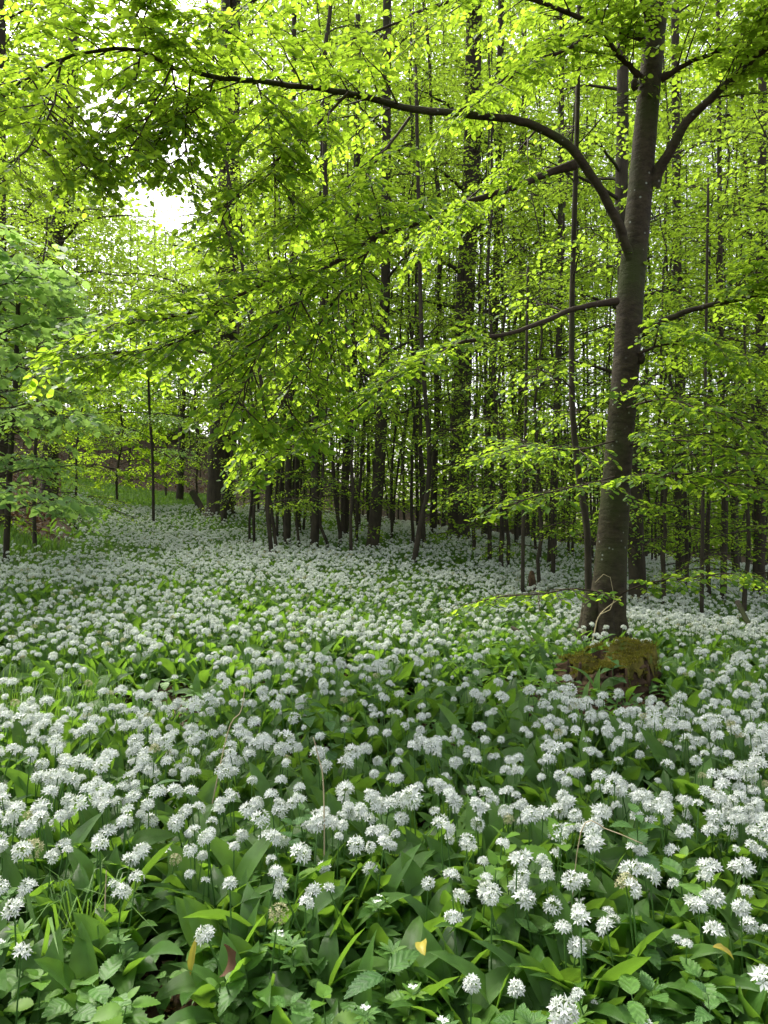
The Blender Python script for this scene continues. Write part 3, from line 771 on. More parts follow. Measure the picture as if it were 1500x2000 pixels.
def umbel(rng, r=.025, nf=22, cover=.35, petal=.0115, flat=1.0):
    """ball of six-petalled stars on stalks; materials 0 petal, 1 green"""
    mb = MB()
    i = np.arange(nf) + .5
    ph = i * 2.39996 + rng.normal(0, .15, nf)
    ct = 1 - (1 + cover) * i / nf + rng.normal(0, .05, nf)
    ct = np.clip(ct, -.95, .99); st = np.sqrt(1 - ct ** 2)
    D = nrm(np.c_[st * np.cos(ph), st * np.sin(ph), ct * flat])
    rr = r * rng.uniform(.72, 1.08, nf)
    for k in range(nf):
        d = D[k]; c = d * rr[k] * .75
        a = nrm(np.cross(d, [0.3, .2, 1])); b = np.cross(d, a)
        th0 = rng.random() * 6
        tilt = rng.uniform(.25, .6)
        V, T = [], []
        for q in range(6):
            th = th0 + q * math.pi / 3
            e = a * math.cos(th) + b * math.sin(th); f = np.cross(d, e)
            pl = petal * rng.uniform(.85, 1.15); pw = pl * .2
            o = len(V)
            V += [c, c + e * pl * .5 + d * pl * tilt * .5 + f * pw, c + e * pl + d * pl * tilt, c + e * pl * .5 + d * pl * tilt * .5 - f * pw]
            T += [(o, o + 1, o + 2), (o, o + 2, o + 3)]
        mb.add(V, tris=T, mat=0)
        s = .0009
        mb.add([a * s, -a * s, c - a * s, c + a * s], quads=[(0, 1, 2, 3)], mat=1)
        g = .0016; t = c + d * .0025
        mb.add([c + a * g, c - a * g * .5 + b * g * .87, c - a * g * .5 - b * g * .87, t], tris=[(0, 1, 3), (1, 2, 3), (2, 0, 3)], mat=1)
    return mb
rg = np.random.default_rng(77)
GL = []   # garlic leaves
for k in range(10):
    L = rg.uniform(.23, .33); W = rg.uniform(.05, .072)
    b0 = rg.uniform(.1, .5); b1 = [1.3, 1.8, 2.4, 1.0, 2.0, 1.5, 2.7, .9, 2.2, 1.6][k]
    GL.append(strip_leaf(L, W, b0, b1, pet=.3, n=9, fold=rg.uniform(.05, .35), wave=rg.uniform(.03, .12), twist=rg.normal(0, .7), rng=rg))
GS = []   # stems (MB, top)
for k in range(5):
    H = rg.uniform(.24, .32); ofs = rg.normal(0, .045, 2)
    pts = resample(np.array([(0, 0, 0), (ofs[0] * .3, ofs[1] * .3, H * .5), (ofs[0], ofs[1], H)]), 6)
    m = MB(); tube(m, pts, np.linspace(.0028, .0018, 6), 5, 0, cap=False); GS.append((m, pts[-1]))
GH = [umbel(rg, r=rg.uniform(.021, .029), nf=int(rg.integers(13, 27)), cover=rg.uniform(-.1, .4), flat=rg.uniform(.7, 1), petal=rg.uniform(.0105, .013)) for _ in range(9)]
GH.append(umbel(rg, r=.018, nf=9, cover=-.2, petal=.011))
GH.append(umbel(rg, r=.024, nf=20, cover=.2, petal=.007))       # fading head
GHmats = [[2, 3]] * 10 + [[4, 3]]
GLm = [g.mesh('leaf', M_gar) for g in GL]
GSm = [g[0].mesh('flower_stem', M_stem) for g in GS]
GHm = [g.mesh('flower_head', [M_petal if k < 10 else M_petal2, M_bud]) for k, g in enumerate(GH)]

def src_collection(name, mbs, mats):
    c = bpy.data.collections.new(name)
    for i, m in enumerate(mbs):
        o = bpy.data.objects.new(f'{name}_{i:02d}', m.mesh(name, mats)); c.objects.link(o)
    return c
def scatter(name, coll, pts, rots, scl, idx, label, cat):
    me = bpy.data.meshes.new(name)
    me.vertices.add(len(pts)); me.vertices.foreach_set('co', np.asarray(pts, np.float32).ravel())
    a = me.attributes.new('rot', 'FLOAT_VECTOR', 'POINT'); a.data.foreach_set('vector', np.asarray(rots, np.float32).ravel())
    a = me.attributes.new('scl', 'FLOAT', 'POINT'); a.data.foreach_set('value', np.asarray(scl, np.float32))
    a = me.attributes.new('idx', 'INT', 'POINT'); a.data.foreach_set('value', np.asarray(idx, np.int32))
    o = link(name, me); tag(o, label, cat, None, 'stuff')
    ng = bpy.data.node_groups.new(name, 'GeometryNodeTree')
    ng.interface.new_socket('Geometry', in_out='INPUT', socket_type='NodeSocketGeometry')
    ng.interface.new_socket('Geometry', in_out='OUTPUT', socket_type='NodeSocketGeometry')
    n, l = ng.nodes, ng.links
    gi, go = n.new('NodeGroupInput'), n.new('NodeGroupOutput')
    ip = n.new('GeometryNodeInstanceOnPoints'); ci = n.new('GeometryNodeCollectionInfo')
    ci.inputs['Collection'].default_value = coll
    ci.inputs['Separate Children'].default_value = True; ci.inputs['Reset Children'].default_value = True
    ip.inputs['Pick Instance'].default_value = True
    def na(nm, ty):
        x = n.new('GeometryNodeInputNamedAttribute'); x.data_type = ty; x.inputs['Name'].default_value = nm
        return next(s for s in x.outputs if s.enabled and s.name == 'Attribute')
    e = n.new('FunctionNodeEulerToRotation')
    l.new(na('rot', 'FLOAT_VECTOR'), e.inputs[0]); l.new(e.outputs[0], ip.inputs['Rotation'])
    l.new(na('scl', 'FLOAT'), ip.inputs['Scale']); l.new(na('idx', 'INT'), ip.inputs['Instance Index'])
    l.new(gi.outputs[0], ip.inputs['Points']); l.new(ci.outputs[0], ip.inputs['Instance']); l.new(ip.outputs[0], go.inputs[0])
    md = o.modifiers.new('scatter', 'NODES'); md.node_group = ng
    return o

# ------------------------------------------------------------------ wild garlic
STUMP = np.array([1.54, 5.05])
def garlic_density(x, y):
    px = 750 + x / y * F
    g = ground(x, y)
    py = 1000 + (CAMZ - g - .3) / y * F
    d = .1 + 1.75 * noise2(x * .9 + 3, y * .7 + 9)
    d *= .1 + 1.8 * noise2(x * 3.1 + 40, y * 2.7)
    d *= np.where(y < 5, .25 + 1.5 * noise2(x * 6.7 + 11, y * 4.9 + 3), 1)
    # front edge, further forward on the right
    edge = 1.66 - .5 * np.clip((px - 650) / 600, 0, 1)
    d *= np.clip((y - edge) / .45, 0.035, 1) * np.where(y < 2.4, 1.5, 1)
    d *= np.where(((px - 325) / 80) ** 2 + ((y - 1.72) / .3) ** 2 < 1, 0, 1)
    # far edges
    d *= np.where((px < 480) & (y > 20.5 + (px - 150) * .001), 0, 1)
    d *= np.where((px < 130) & (y > 12.0), 0, 1)
    d *= np.where(px < 60 + (y - 9) * 20, np.where(y > 11, .3, 1), 1)
    d *= np.where(y > 21, np.clip((24 - y) / 3, 0, 1), 1)
    # grassy hollows on the left
    q = ((px - 170) / 190) ** 2 + ((y - 12.5) / 1.6) ** 2
    d *= np.clip(q - .3, .4, 1)
    q = ((px - 60) / 150) ** 2 + ((y - 3.9) / .5) ** 2
    d *= np.clip(q - .3, .12, 1)
    # thin in front of the stump and on the trodden hollow
    q = ((x - STUMP[0] + .3) / .85) ** 2 + ((y - STUMP[1] + .6) / .75) ** 2
    d *= np.clip(q - .4, .04, 1)
    q = ((x - .8) / 1.2) ** 2 + ((y - 6.6) / 1.0) ** 2
    d *= np.clip(q - .2, .25, 1)
    d *= np.where((x - STUMP[0]) ** 2 + (y - STUMP[1]) ** 2 < .13, 0, 1)
    d *= np.where((x - 1.98) ** 2 + (y - 6.5) ** 2 < .07, 0, 1)
    return d
def side_name(px):
    return 'left' if px < 500 else ('middle' if px < 1000 else 'right')
def build_garlic():
    rng = np.random.default_rng(31)
    N = 92000
    # sample uniformly by area inside a wedge a little wider than the view
    y = np.sqrt(rng.uniform(1.25 ** 2, 24 ** 2, N)); x = (rng.random(N) - .5) * 1.22 * y * 1.0
    dens = garlic_density(x, y)
    # wedge area = .61*24^2 = 350 m2 ; 62000/350 = 177 per m2 candidates
    keep = rng.random(N) < dens * .5
    x, y = x[keep], y[keep]
    # extra near ones for even fullness
    z = ground(x, y)
    order = np.argsort(y); x, y, z = x[order], y[order], z[order]
    px = 750 + x / y * F
    infr = np.where((px > -15) & (px < 1515))[0][:300]
    single = np.zeros(len(x), bool); single[infr] = True
    for i in infr:
        s = rng.uniform(.85, 1.12)
        hd = int(rng.choice(11, p=[.1] * 9 + [.07, .03]))
        st = int(rng.integers(5))
        side = side_name(px[i])
        yy = y[i]
        if hd == 9: look = 'wild garlic with small sparse flower head'
        elif hd == 10: look = 'wild garlic with fading greenish flower head'
        elif GH[hd].n > 650: look = 'wild garlic with full round flower head'
        else: look = 'wild garlic with open starry flower head'
        if yy < 1.85: where = {'left': 'at the front, left of the brown leaf', 'middle': 'at the front, beside the yellow leaf', 'right': 'at the front, right of the yellow leaf'}[side]
        elif yy < 2.5: where = {'left': 'in the front rows, left side', 'middle': 'in the front rows, in the middle', 'right': 'in the front rows, below the stump'}[side]
        else: where = {'left': 'behind the front rows, left side', 'middle': 'behind the front rows, in the middle', 'right': 'behind the front rows, towards the stump'}[side]
        root = empty('wild_garlic', (x[i], y[i], z[i] - .005), f'{look} {where}', 'wild garlic', f'wild garlic {where}', rng.random() * 6.28, s)
        a0 = rng.random() * 6.28
        for q in range(int(rng.integers(2, 4))):
            link('leaf', GLm[int(rng.integers(10))], root, (0, 0, 0), (0, 0, a0 + q * 2.2 + rng.normal(0, .3)), rng.uniform(.8, 1.1))
        so = link('flower_stem', GSm[st], root, (0, 0, 0), (rng.normal(0, .06), rng.normal(0, .06), rng.random() * 6))
        link('flower_head', GHm[hd], so, GS[st][1], (rng.normal(0, .38), rng.normal(0, .38), rng.random() * 6), rng.uniform(.65, 1.22))
    # the carpet
    plants = []
    for k in range(20):
        m = MB()
        a0 = rng.random() * 6.28
        for q in range(2 + k % 2):
            m.merge(GL[int(rng.integers(10))], rotz(a0 + q * 2.3 + rng.normal(0, .3), s=rng.uniform(.8, 1.15)), mats=[0])
        if k < 18:
            st = GS[k % 5]
            m.merge(st[0], mats=[1])
            h = k if k < 11 else k % 9
            m.merge(GH[h], rotz(rng.random() * 6, st[1], rng.uniform(.65, 1.25), rng.normal(0, .35), rng.normal(0, .35)), mats=GHmats[h])
        plants.append(m)
    col = src_collection('garlic_plant', plants, [M_gar, M_stem, M_petal, M_bud, M_petal2])
    r = ~single
    xs, ys = x[r], y[r]
    n = len(xs)
    idx = np.where(rng.random(n) < .04, 10, rng.integers(0, 18, n)); idx[(idx == 10) & (rng.random(n) < .5)] = 3
    # leaf-only plants between
    N2 = 34000
    y2 = np.where(rng.random(N2) < .022, rng.uniform(1.6, 2.3, N2), np.sqrt(rng.uniform(1.5 ** 2, 20 ** 2, N2))); x2 = (rng.random(N2) - .5) * 1.22 * y2
    k2 = rng.random(N2) < np.clip(garlic_density(x2, y2) + .15, 0, 1) * .8 * np.where(y2 < 8, 1, .3)
    pp2 = 750 + x2 / y2 * F
    k2 &= ((pp2 - 325) / 90) ** 2 + ((y2 - 1.7) / .32) ** 2 > 1
    k2 &= (x2 - STUMP[0]) ** 2 + (y2 - STUMP[1]) ** 2 > .14
    x2, y2 = x2[k2], y2[k2]
    xs = np.r_[xs, x2]; ys = np.r_[ys, y2]; idx = np.r_[idx, rng.integers(18, 20, len(x2))]
    n = len(xs)
    rots = np.c_[rng.normal(0, .1, n), rng.normal(0, .1, n), rng.random(n) * 6.28]
    scatter('wild_garlic_carpet', col, np.c_[xs, ys, ground(xs, ys) - .01], rots, rng.uniform(.78, 1.15, n), idx,
            'dense carpet of white flowering wild garlic covering the woodland floor', 'wild garlic')
    print('garlic', n, 'singles', len(infr), 'farthest single', y[infr[-1]])
build_garlic()

# ------------------------------------------------------------------ low herbs in front
H_round = [tooth_leaf(rg.uniform(.034, .055), rg.uniform(.026, .038), 8, .14, rg.uniform(.1, .5), depth=.05).mesh('leaf', m) for m in (M_herb, M_herb2, M_herb2, M_herb2)]
H_tooth = [tooth_leaf(rg.uniform(.055, .08), rg.uniform(.038, .05), 9, .14, rg.uniform(.1, .5), depth=.12).mesh('leaf', m) for m in (M_nettle, M_herb, M_herb2, M_herb)]
H_big = [tooth_leaf(rg.uniform(.08, .11), rg.uniform(.04, .055), 11, .1, rg.uniform(.1, .4), depth=.1).mesh('leaf', m) for m in (M_nettle, M_herb)]
H_wr = [strip_leaf(.032, .009, 1.15, 1.5, pet=.02, n=5, fold=.15, side_cols=1, rng=rg, prof=(.9, .7)).mesh('leaf', m) for m in (M_herb2, M_herb)]
def stem_mesh(h, lean=.02, r=.0015, mat=None):
    m = MB(); tube(m, resample(np.array([(0, 0, 0), (lean * .3, 0, h * .5), (lean, 0, h)]), 5), np.linspace(r, r * .7, 5), 4, 0, cap=False)
    return m.mesh('stem', mat or M_stem)
ST = {h: stem_mesh(h / 100) for h in (6, 9, 12, 16, 22, 30)}
def flowerlet():
    m = MB()
    for k in range(7):
        a = k * 2.4; c = np.array([math.cos(a) * .007, math.sin(a) * .007, .004 * (k % 3)]) if k else np.zeros(3)
        for q in range(4):
            th = q * math.pi / 2 + k; e = np.array([math.cos(th), math.sin(th), .3]); f = np.array([-math.sin(th), math.cos(th), 0])
            m.add([c, c + e * .002 + f * .0015, c + e * .0042, c + e * .002 - f * .0015], tris=[(0, 1, 2), (0, 2, 3)])
    return m.mesh('flower_cluster', M_petal)
FLW = flowerlet()
def where_px(px):
    return ('by the bottom left corner' if px < 300 else 'below the drooping brown leaf' if px < 560 else 'between the brown and the yellow leaf' if px < 850 else 'below the garlic right of the yellow leaf' if px < 1150 else 'by the bottom right corner')
def herb(kind, x, y, rng):
    px = 750 + x / y * F; wh = where_px(px) if y < 2.3 else ('beside the mossy stump' if abs(x - 1.2) < 1.2 and y > 4 else f'among the garlic, {side_name(px)} part of the carpet')
    z = gz(x, y) - .004; rz = rng.random() * 6.28
    if kind == 'woodruff':
        h = int(rng.choice([9, 12, 16])); fl = rng.random() < .4
        root = empty('woodruff', (x, y, z), f'woodruff with {"whorled leaves and tiny white flowers" if fl else "whorls of narrow leaves"} {wh}', 'woodruff', f'woodruff {wh}', rz, rng.uniform(1.0, 1.35))
        link('stem', ST[h], root); lm = H_wr[int(rng.integers(2))]
        for lev, t in enumerate((.45, .75, 1.0)):
            for q in range(8):
                link('leaf', lm, root, (.02 * t * t, 0, h / 100 * t), (rng.normal(0, .08), rng.normal(0, .1), q * math.pi / 4 + lev * .4), [.8, 1.05, .95][lev])
        if fl: link('flower_cluster', FLW, root, (.02, 0, h / 100 + .012))
        return
    if kind == 'dead_nettle':
        hs = int(rng.choice([9, 12, 16])); L = H_tooth[int(rng.integers(4))]; levels = [.4, .7, 1.0]; sc = [1.1, 1, .7]; nm, lab = 'dead_nettle', 'low dead nettle with toothed paired leaves'
    elif kind == 'herb_seedling':
        hs = int(rng.choice([6, 9, 12])); L = H_round[int(rng.integers(4))]; levels = [.65, 1.0]; sc = [1.1, .85]; nm, lab = 'herb_seedling', 'low herb with smooth oval light green leaves'
    elif kind == 'stinging_nettle':
        hs = 30; L = H_tooth[int(rng.integers(2)) * 2]; levels = [.3, .5, .7, .87, 1.0]; sc = [1.2, 1.3, 1.2, .9, .6]; nm, lab = 'nettle', 'tall nettle with drooping toothed leaves'
    else:
        hs = int(rng.choice([12, 16, 22])); L = H_big[int(rng.integers(2))]; levels = [.6, 1.0]; sc = [1, .9]; nm, lab = 'broadleaf_herb', 'broad herb with large coarse toothed leaves'
    root = empty(nm, (x, y, z), f'{lab} {wh}', 'herb' if nm != 'nettle' else 'nettle', f'{nm.replace("_", " ")} {wh}', rz, rng.uniform(.85, 1.25))
    link('stem', ST[hs], root)
    for lev, t in enumerate(levels):
        for q in range(2):
            link('leaf', L, root, (.02 * t * t, 0, hs / 100 * t), (rng.normal(0, .15), rng.uniform(-.35, .25) - .15 * lev, q * math.pi + lev * math.pi / 2 + rng.normal(0, .2)), sc[lev] * rng.uniform(.85, 1.15))
    if levels[-1] == 1.0 and nm in ('dead_nettle',):
        for q in range(2):
            link('leaf', L, root, (.02, 0, hs / 100 + .008), (0, -.6, q * math.pi + rng.random()), .4)
def build_herbs():
    rng = np.random.default_rng(55)
    def near(n, ymax, ymin=1.22):
        out = []
        while len(out) < n:
            yy = rng.uniform(ymin, ymax); px = rng.uniform(-30, 1530); x = (px - 750) / F * yy
            # bare litter patch near the bottom, left of the middle
            if ((px - 325) / 70) ** 2 + ((yy - 1.75) / .25) ** 2 < 1 and rng.random() < .9: continue
            out.append((x, yy))
        return out
    for x, y in near(48, 2.05): herb('woodruff', x, y, rng)
    for x, y in near(95, 2.0): herb('dead_nettle', x, y, rng)
    for x, y in near(190, 1.85): herb('herb_seedling', x, y, rng)
    for x, y in near(18, 2.6): herb('broadleaf', x, y, rng)
    for px, yy in ((560, 2.1), (600, 2.25), (960, 1.9), (1000, 1.95), (1080, 2.0), (1330, 1.9), (1250, 2.1), (1400, 1.45), (1120, 1.4), (960, 4.9), (990, 5.0), (1040, 4.8), (1010, 4.5), (1085, 4.6), (920, 4.7), (1200, 4.6), (650, 3.2), (600, 3.4)):
        herb('stinging_nettle', (px - 750) / F * yy, yy, rng)
    # undergrowth that fills the gaps below the garlic
    srcs = []
    for k in range(5):
        m = MB()
        hgt = .05 + .02 * k
        for lev in range(2):
            for q in range(2):
                m.merge(tooth_leaf(.055, .038, 6, .14, .3, depth=.07), rotz(q * math.pi + lev * 1.57 + rng.normal(0, .2), (0, 0, hgt * (.6 + .4 * lev)), rng.uniform(.8, 1.2), rng.uniform(-.3, .2)), mats=[0])
        srcs.append(m)
    c = src_collection('undergrowth_herb', srcs, [M_herb])
    N = 11000; y = np.where(rng.random(N) < .16, rng.uniform(1.2, 2.1, N), np.sqrt(rng.uniform(1.2 ** 2, 9 ** 2, N))); x = (rng.random(N) - .5) * 1.22 * y
    px = 750 + x / y * F
    k = ~((((px - 325) / 70) ** 2 + ((y - 1.75) / .22) ** 2 < 1)) & ((x - STUMP[0]) ** 2 + (y - STUMP[1]) ** 2 > .14) & (rng.random(N) < np.where(y < 2.4, .9, .5))
    x, y = x[k], y[k]; n = len(x)
    scatter('undergrowth', c, np.c_[x, y, ground(x, y)], np.c_[rng.normal(0, .15, n), rng.normal(0, .15, n), rng.random(n) * 6.28], rng.uniform(.6, 1.2, n), rng.integers(0, 5, n),
            'low green undergrowth of small herbs covering the soil under the garlic', 'undergrowth')
build_herbs()

# ------------------------------------------------------------------ grass, litter
def blades(mb, x, y, h, rng, w=.003, bend=.5, mat=0):
    n = len(x); z = ground(x, y)
    a = rng.random(n) * 6.28; d = np.c_[np.cos(a), np.sin(a), np.zeros(n)]; s = np.c_[-np.sin(a), np.cos(a), np.zeros(n)] * w
    b = np.c_[x, y, z]; up = np.array([0, 0, 1.0]); h = h[:, None]; k = rng.uniform(.2, 1, (n, 1)) * bend
    p1 = b + up * h * .5 + d * h * .15 * k; p2 = b + up * h * .85 + d * h * .5 * k; p3 = b + up * h * (1 - .35 * k) + d * h * k
    V = np.stack([b - s, b + s, p1 - s, p1 + s, p2 - s * .7, p2 + s * .7, p3], 1)
    o = (np.arange(n) * 7)[:, None, None]
    T = np.array([(0, 1, 3), (0, 3, 2), (2, 3, 5), (2, 5, 4), (4, 5, 6)])
    mb.add(V.reshape(-1, 3), tris=(T[None] + o).reshape(-1, 3), mat=mat)
def build_grass():
    rng = np.random.default_rng(61)
    mb = MB()
    n = 5000; px = rng.uniform(-30, 340, n); y = rng.uniform(11.2, 13.8, n); x = (px - 750) / F * y
    blades(mb, x, y, rng.uniform(.1, .26, n), rng, .006)
    n = 600; px = rng.uniform(-30, 240, n); y = rng.uniform(3.4, 4.5, n); x = (px - 750) / F * y
    blades(mb, x, y, rng.uniform(.12, .3, n), rng)
    n = 26000; px = rng.uniform(120, 420, n); y = rng.uniform(20.8, 27, n); x = (px - 750) / F * y
    blades(mb, x, y, rng.uniform(.08, .25, n), rng, .012)
    tag(link('grass', mb.mesh('grass', M_grass)), 'fine green grass in the hollows and on the clearing at the left', 'grass', None, 'stuff')
    for i, (px, yy, lab) in enumerate(((395, 3.0, 'tuft of fine grass standing in the garlic left of the middle'), (440, 2.75, 'tuft of fine grass beside the arching straw stalk'),
                                       (100, 1.75, 'tuft of broad grass blades near the bottom left corner'), (160, 1.85, 'small upright grass tuft right of the broad grass blades'), (30, 3.7, 'grass tuft at the left edge of the grassy hollow'))):
        m = MB(); X = (px - 750) / F * yy
        n = 45 if i != 2 else 9
        blades(m, X + rng.normal(0, .035, n), yy + rng.normal(0, .035, n), rng.uniform(.15, .34, n), rng, .0022 if i != 2 else .006, 1.0)
        tag(link('grass_tuft', m.mesh('grass_tuft', M_grass)), lab, 'grass')
    # litter
    m = MB()
    n = 9000; y = np.r_[np.sqrt(rng.uniform(1.2 ** 2, 6 ** 2, n)), rng.uniform(20, 34, 5000), rng.uniform(9, 19, 3500)]
    px = np.r_[rng.uniform(-50, 1550, n), rng.uniform(0, 430, 5000), rng.uniform(-100, 110, 3500)]
    x = (px - 750) / F * y; N = len(x)
    p = np.c_[x, y, ground(x, y) + .004 + .02 * rng.random(N)]
    d = rng.normal(0, 1, (N, 3)); d[:, 2] *= .25
    V, T = T_leaf_near(.6); V = V.copy(); V[:, 2] = [0, .2, .28, .1, .16, .05, .12, .3]
    place_leaves(m, (V, T), p, d, nrm(np.array([0, 0, 1.0]) + rng.normal(0, .35, (N, 3))), rng.uniform(.025, .06, N) * np.where(y > 9, 2.0, 1))
    tag(link('leaf_litter', m.mesh('leaf_litter', M_dry, False)), 'brown dry beech leaves lying on the soil', 'leaf litter', None, 'stuff')
build_grass()

# ------------------------------------------------------------------ mossy stump
def build_stump():
    rng = np.random.default_rng(71)
    c = np.array([STUMP[0], STUMP[1], gz(*STUMP) - .07])
    root = empty('tree_stump', c, 'rotten broken tree stump capped with yellow green moss at the foot of the large beech', 'stump')
    na, nh = 64, 22
    a = np.arange(na) / na * 2 * math.pi
    prof = .29 + .035 * np.sin(a * 3 + 1) + .03 * np.sin(a * 7 + 2) + .02 * np.sin(a * 13) + .012 * rng.normal(0, 1, na)
    top = .27 + .035 * np.cos(a - .4) + .03 * np.sin(a * 2 + .5) + .02 * np.sin(a * 5) + .03 * rng.random(na) - .10 * np.exp(-((a - 3.6) / .7) ** 2)
    V = []
    for i in range(nh):
        t = i / (nh - 1)
        r = prof * (1.25 - .3 * t ** .5 + .02 * math.sin(i * 1.7)) + .008 * rng.normal(0, 1, na) + .22 * (1 - t) ** 1.3 * np.clip(-np.cos(a - .5), 0, 1) ** 2 + .03 * (noise2(a * 3.2, np.full(na, i * .45)) - .5)
        V.append(np.c_[np.cos(a) * r, np.sin(a) * r * .85, top * t])
    m = MB(); V = np.array(V)
    i, j = np.meshgrid(np.arange(nh - 1), np.arange(na), indexing='ij')
    m.add(V.reshape(-1, 3), quads=np.stack([i * na + j, i * na + (j + 1) % na, (i + 1) * na + (j + 1) % na, (i + 1) * na + j], -1).reshape(-1, 4))
    # hollow rotten top
    rings = []
    for k, f in enumerate((1, .9, .75, .55, .3, .05)):
        rings.append(np.c_[V[-1][:, 0] * f, V[-1][:, 1] * f, V[-1][:, 2] * (1 - .12 * min(k, 2)) - .01 * k + .016 * rng.normal(0, 1, na) * (k > 0)])
    rings = np.array(rings); k, j = np.meshgrid(np.arange(5), np.arange(na), indexing='ij')
    m.add(rings.reshape(-1, 3), quads=np.stack([k * na + j, k * na + (j + 1) % na, (k + 1) * na + (j + 1) % na, (k + 1) * na + j], -1).reshape(-1, 4))
    link('wood', m.mesh('wood', M_wood), root)
    # moss cushion on the top and running down the right flank
    g = 46; xs = np.linspace(-.36, .36, g); X, Y = np.meshgrid(xs, xs)
    ang = np.arctan2(Y / .85, X) % (2 * math.pi); rr = np.hypot(X, Y / .85)
    pr = np.interp(ang, a, prof, period=2 * math.pi); tp = np.interp(ang, a, top, period=2 * math.pi)
    f = rr / (pr * .97)
    Z = np.where(f < 1, tp + .012, tp * np.clip(1 - (f - 1) * 4.5, 0, 1)) + .02 * noise2(X * 28 + 7, Y * 28) + .03 * noise2(X * 9, Y * 9 + 3)
    ok = (noise2(X * 7 + 20, Y * 7 + 2) > np.where(X > 0, .22, .5)) & (f < np.where(X > .05, 1.13, 1.03))
    q = []
    for i in range(g - 1):
        for j in range(g - 1):
            if ok[i, j] and ok[i + 1, j] and ok[i, j + 1] and ok[i + 1, j + 1]: q.append((i * g + j, i * g + j + 1, (i + 1) * g + j + 1, (i + 1) * g + j))
    mm = MB(); mm.add(np.c_[X.ravel(), Y.ravel(), Z.ravel()], quads=q)
    mo = link('moss', mm.mesh('moss', M_moss), root)
    # fine moss shoots
    sel = np.where(ok.ravel())[0]; pick = sel[rng.integers(0, len(sel), 6500)]
    pos = np.c_[X.ravel(), Y.ravel(), Z.ravel()][pick] + rng.normal(0, .008, (6500, 3)) * [1, 1, .3]
    d = nrm(np.c_[rng.normal(0, .6, 6500), rng.normal(0, .6, 6500), np.ones(6500)])
    mf = MB(); place_leaves(mf, T_leaf_far(.3), pos, d, rng.normal(0, 1, (6500, 3)), rng.uniform(.01, .026, 6500))
    tag(link('moss_shoots', mf.mesh('moss_shoots', M_mossb), mo), kind='stuff')
    # splinters of bark standing off the rim
    for k in range(5):
        an = rng.uniform(2.6, 6.2); r = .27
        b = np.array([math.cos(an) * r, math.sin(an) * r * .85, 0])
        pts = np.array([b, b * 1.04 + [0, 0, .14], b * 1.02 + [0, 0, .26 + .06 * rng.random()]])
        m = MB(); tube(m, resample(pts, 6), np.linspace(.03, .008, 6) * rng.uniform(.6, 1.2), 6, 0, wob=.5, rng=rng)
        link('bark_splinter', m.mesh('bark_splinter', M_wood), root)
build_stump()

# ------------------------------------------------------------------ fallen wood, straws, single leaves
def stick(name, pts, r0, r1, mat, label, cat, sides=6, n=14, wob=.15, forks=()):
    w = resample(np.array(pts, float), n); b = w[0].copy()
    m = MB(); tube(m, w - b, np.linspace(r0, r1, n), sides, 0, wob=wob)
    for f in forks:
        tube(m, resample(np.array(f, float), 6) - b, np.linspace(r1 * 1.2, r1 * .4, 6), 5, 0)
    o = link(name, m.mesh(name, mat), None, b); tag(o, label, cat); return o
def G(px, d, h=0.0):
    x = (px - 750) / F * d; return np.array([x, d, gz(x, d) + h])
stick('fallen_branch', [G(1440, 7.6, .5), G(1470, 7.3, .25), G(1530, 7.0, .02)], .03, .02, M_bark2, 'dark dead branch slanting down into the garlic at the right edge', 'branch')
stick('fallen_branch', [G(1000, 6.3, .22), G(1040, 6.1, .15), G(1090, 5.8, .06), G(1120, 5.6, .02)], .018, .01, M_bark2, 'thin dark dead branch lying in the garlic left of the stump', 'branch')
stick('fallen_log', [G(375, 19.2, .75), G(395, 19.0, .3), G(412, 18.6, .02)], .09, .07, M_bark2, 'dark log leaning against the foot of the thick left beech', 'log')
stick('fallen_log', [G(495, 13.2, .12), G(530, 13.1, .16), G(565, 13.2, .08)], .13, .09, M_wood, 'dark rotten log lying low in the flower carpet before the thicket', 'log', wob=.4)
stick('broken_stump', [G(1040, 10.2, -.02), G(1041, 10.2, .2), G(1038, 10.2, .48)], .14, .03, M_wood, 'small jagged dark stump in the flowers left of the large beech', 'stump', wob=.5, forks=[[G(1030, 10.2, .1), G(1022, 10.1, .25)]])
stick('dead_stick', [G(1148, 6.0, .02), P(1160, 1240, 6.1), P(1172, 1200, 6.15), P(1215, 1165, 6.15)], .007, .0035, M_straw, 'pale forked dead stick leaning on the foot of the large beech', 'stick', forks=[[P(1172, 1200, 6.15), P(1200, 1180, 6.1), P(1188, 1120, 6.1), P(1162, 1138, 6.1)]])
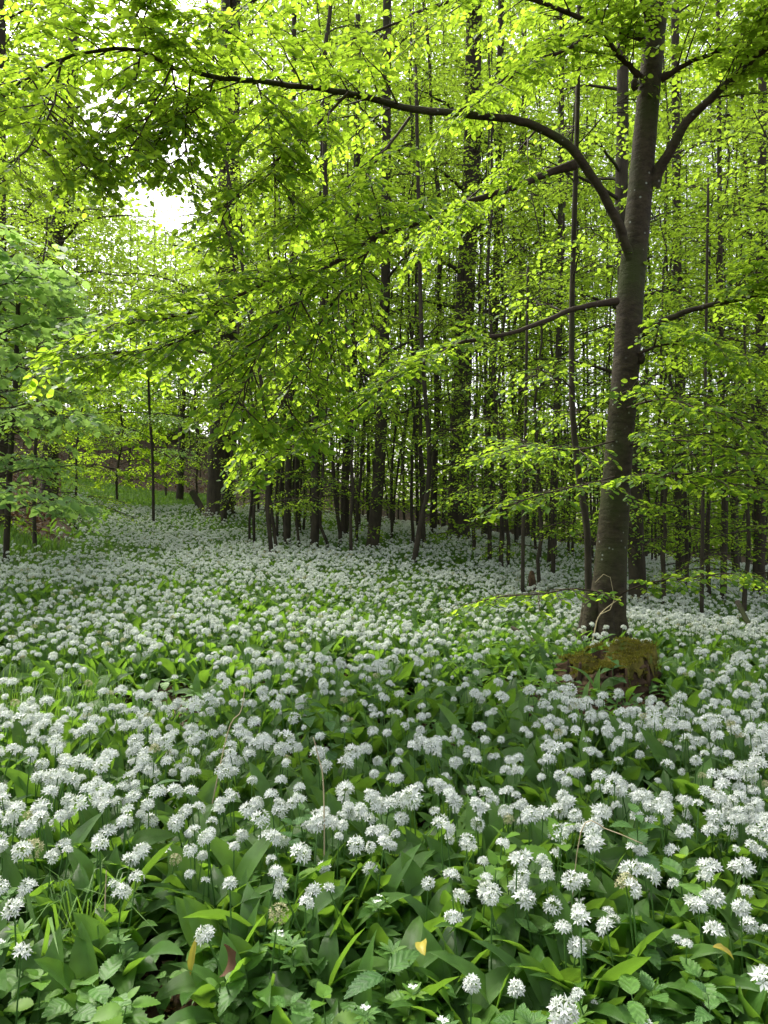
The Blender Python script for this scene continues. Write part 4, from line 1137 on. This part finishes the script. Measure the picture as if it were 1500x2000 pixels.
stick('straw_stalk', [G(405, 2.55, .1), P(445, 1430, 2.5), P(470, 1390, 2.5), P(478, 1345, 2.5)], .0022, .0013, M_straw, 'arching pale straw stalk in the garlic left of the middle', 'stalk', 4, wob=0)
stick('straw_stalk', [G(634, 2.1, .05), P(632, 1540, 2.1), P(622, 1480, 2.1), P(612, 1440, 2.1)], .0022, .0012, M_straw, 'pale straw stalk standing nearly upright in the middle of the garlic', 'stalk', 4, wob=0)
stick('straw_stalk', [G(1110, 1.85, .15), P(1137, 1618, 1.8), P(1190, 1622, 1.78), P(1255, 1648, 1.75)], .0016, .0012, M_straw, 'pale bent straw lying across the flower heads right of the middle', 'stalk', 4, wob=0)
stick('dead_stick', [P(75, 2010, 1.62), P(95, 1950, 1.66), G(120, 1.85, .03)], .004, .003, M_straw, 'whitish dead stick poking up at the bottom left corner', 'stick', 5)
stick('dead_stick', [G(235, 1.78, .02), G(310, 1.9, .06)], .0025, .0015, M_straw, 'thin pale twig lying on the brown litter at the lower left', 'stick', 5)
stick('dry_stalk', [P(205, 1780, 1.62), P(206, 1740, 1.62), P(208, 1700, 1.62)], .0015, .001, M_straw, 'short upright brown dry stalk rising from a green leaf at the lower left', 'stalk', 4, wob=0)
def single_leaf(name, px, py, d, L, W, mat, label, rot, bend=1.8):
    mb = strip_leaf(L, W, .3, bend, pet=.05, n=8, fold=.6, wave=.15, twist=.5)
    o = link(name, mb.mesh(name, mat), None, P(px, py, d), rot); tag(o, label, 'leaf')
single_leaf('dead_leaf', 437, 1845, 1.52, .07, .04, M_dry, 'curled brown dead leaf hanging between the green leaves at the lower left', (.2, 2.4, .8), 2.2)
single_leaf('yellow_leaf', 822, 1840, 1.5, .04, .024, M_ylf, 'yellowing leaf with brown spots below the middle of the garlic', (.4, 1.0, 5.2), 1.3)
single_leaf('yellow_leaf', 372, 1905, 1.62, .08, .016, M_ylf, 'narrow yellow garlic leaf standing at the edge of the bare litter', (.0, -.15, 1.0), .5)
single_leaf('yellow_leaf', 1392, 1850, 1.5, .06, .02, M_ylf, 'narrow orange yellow leaf low in the garlic near the right edge', (.4, 1.6, .6), 1.0)
print('built')
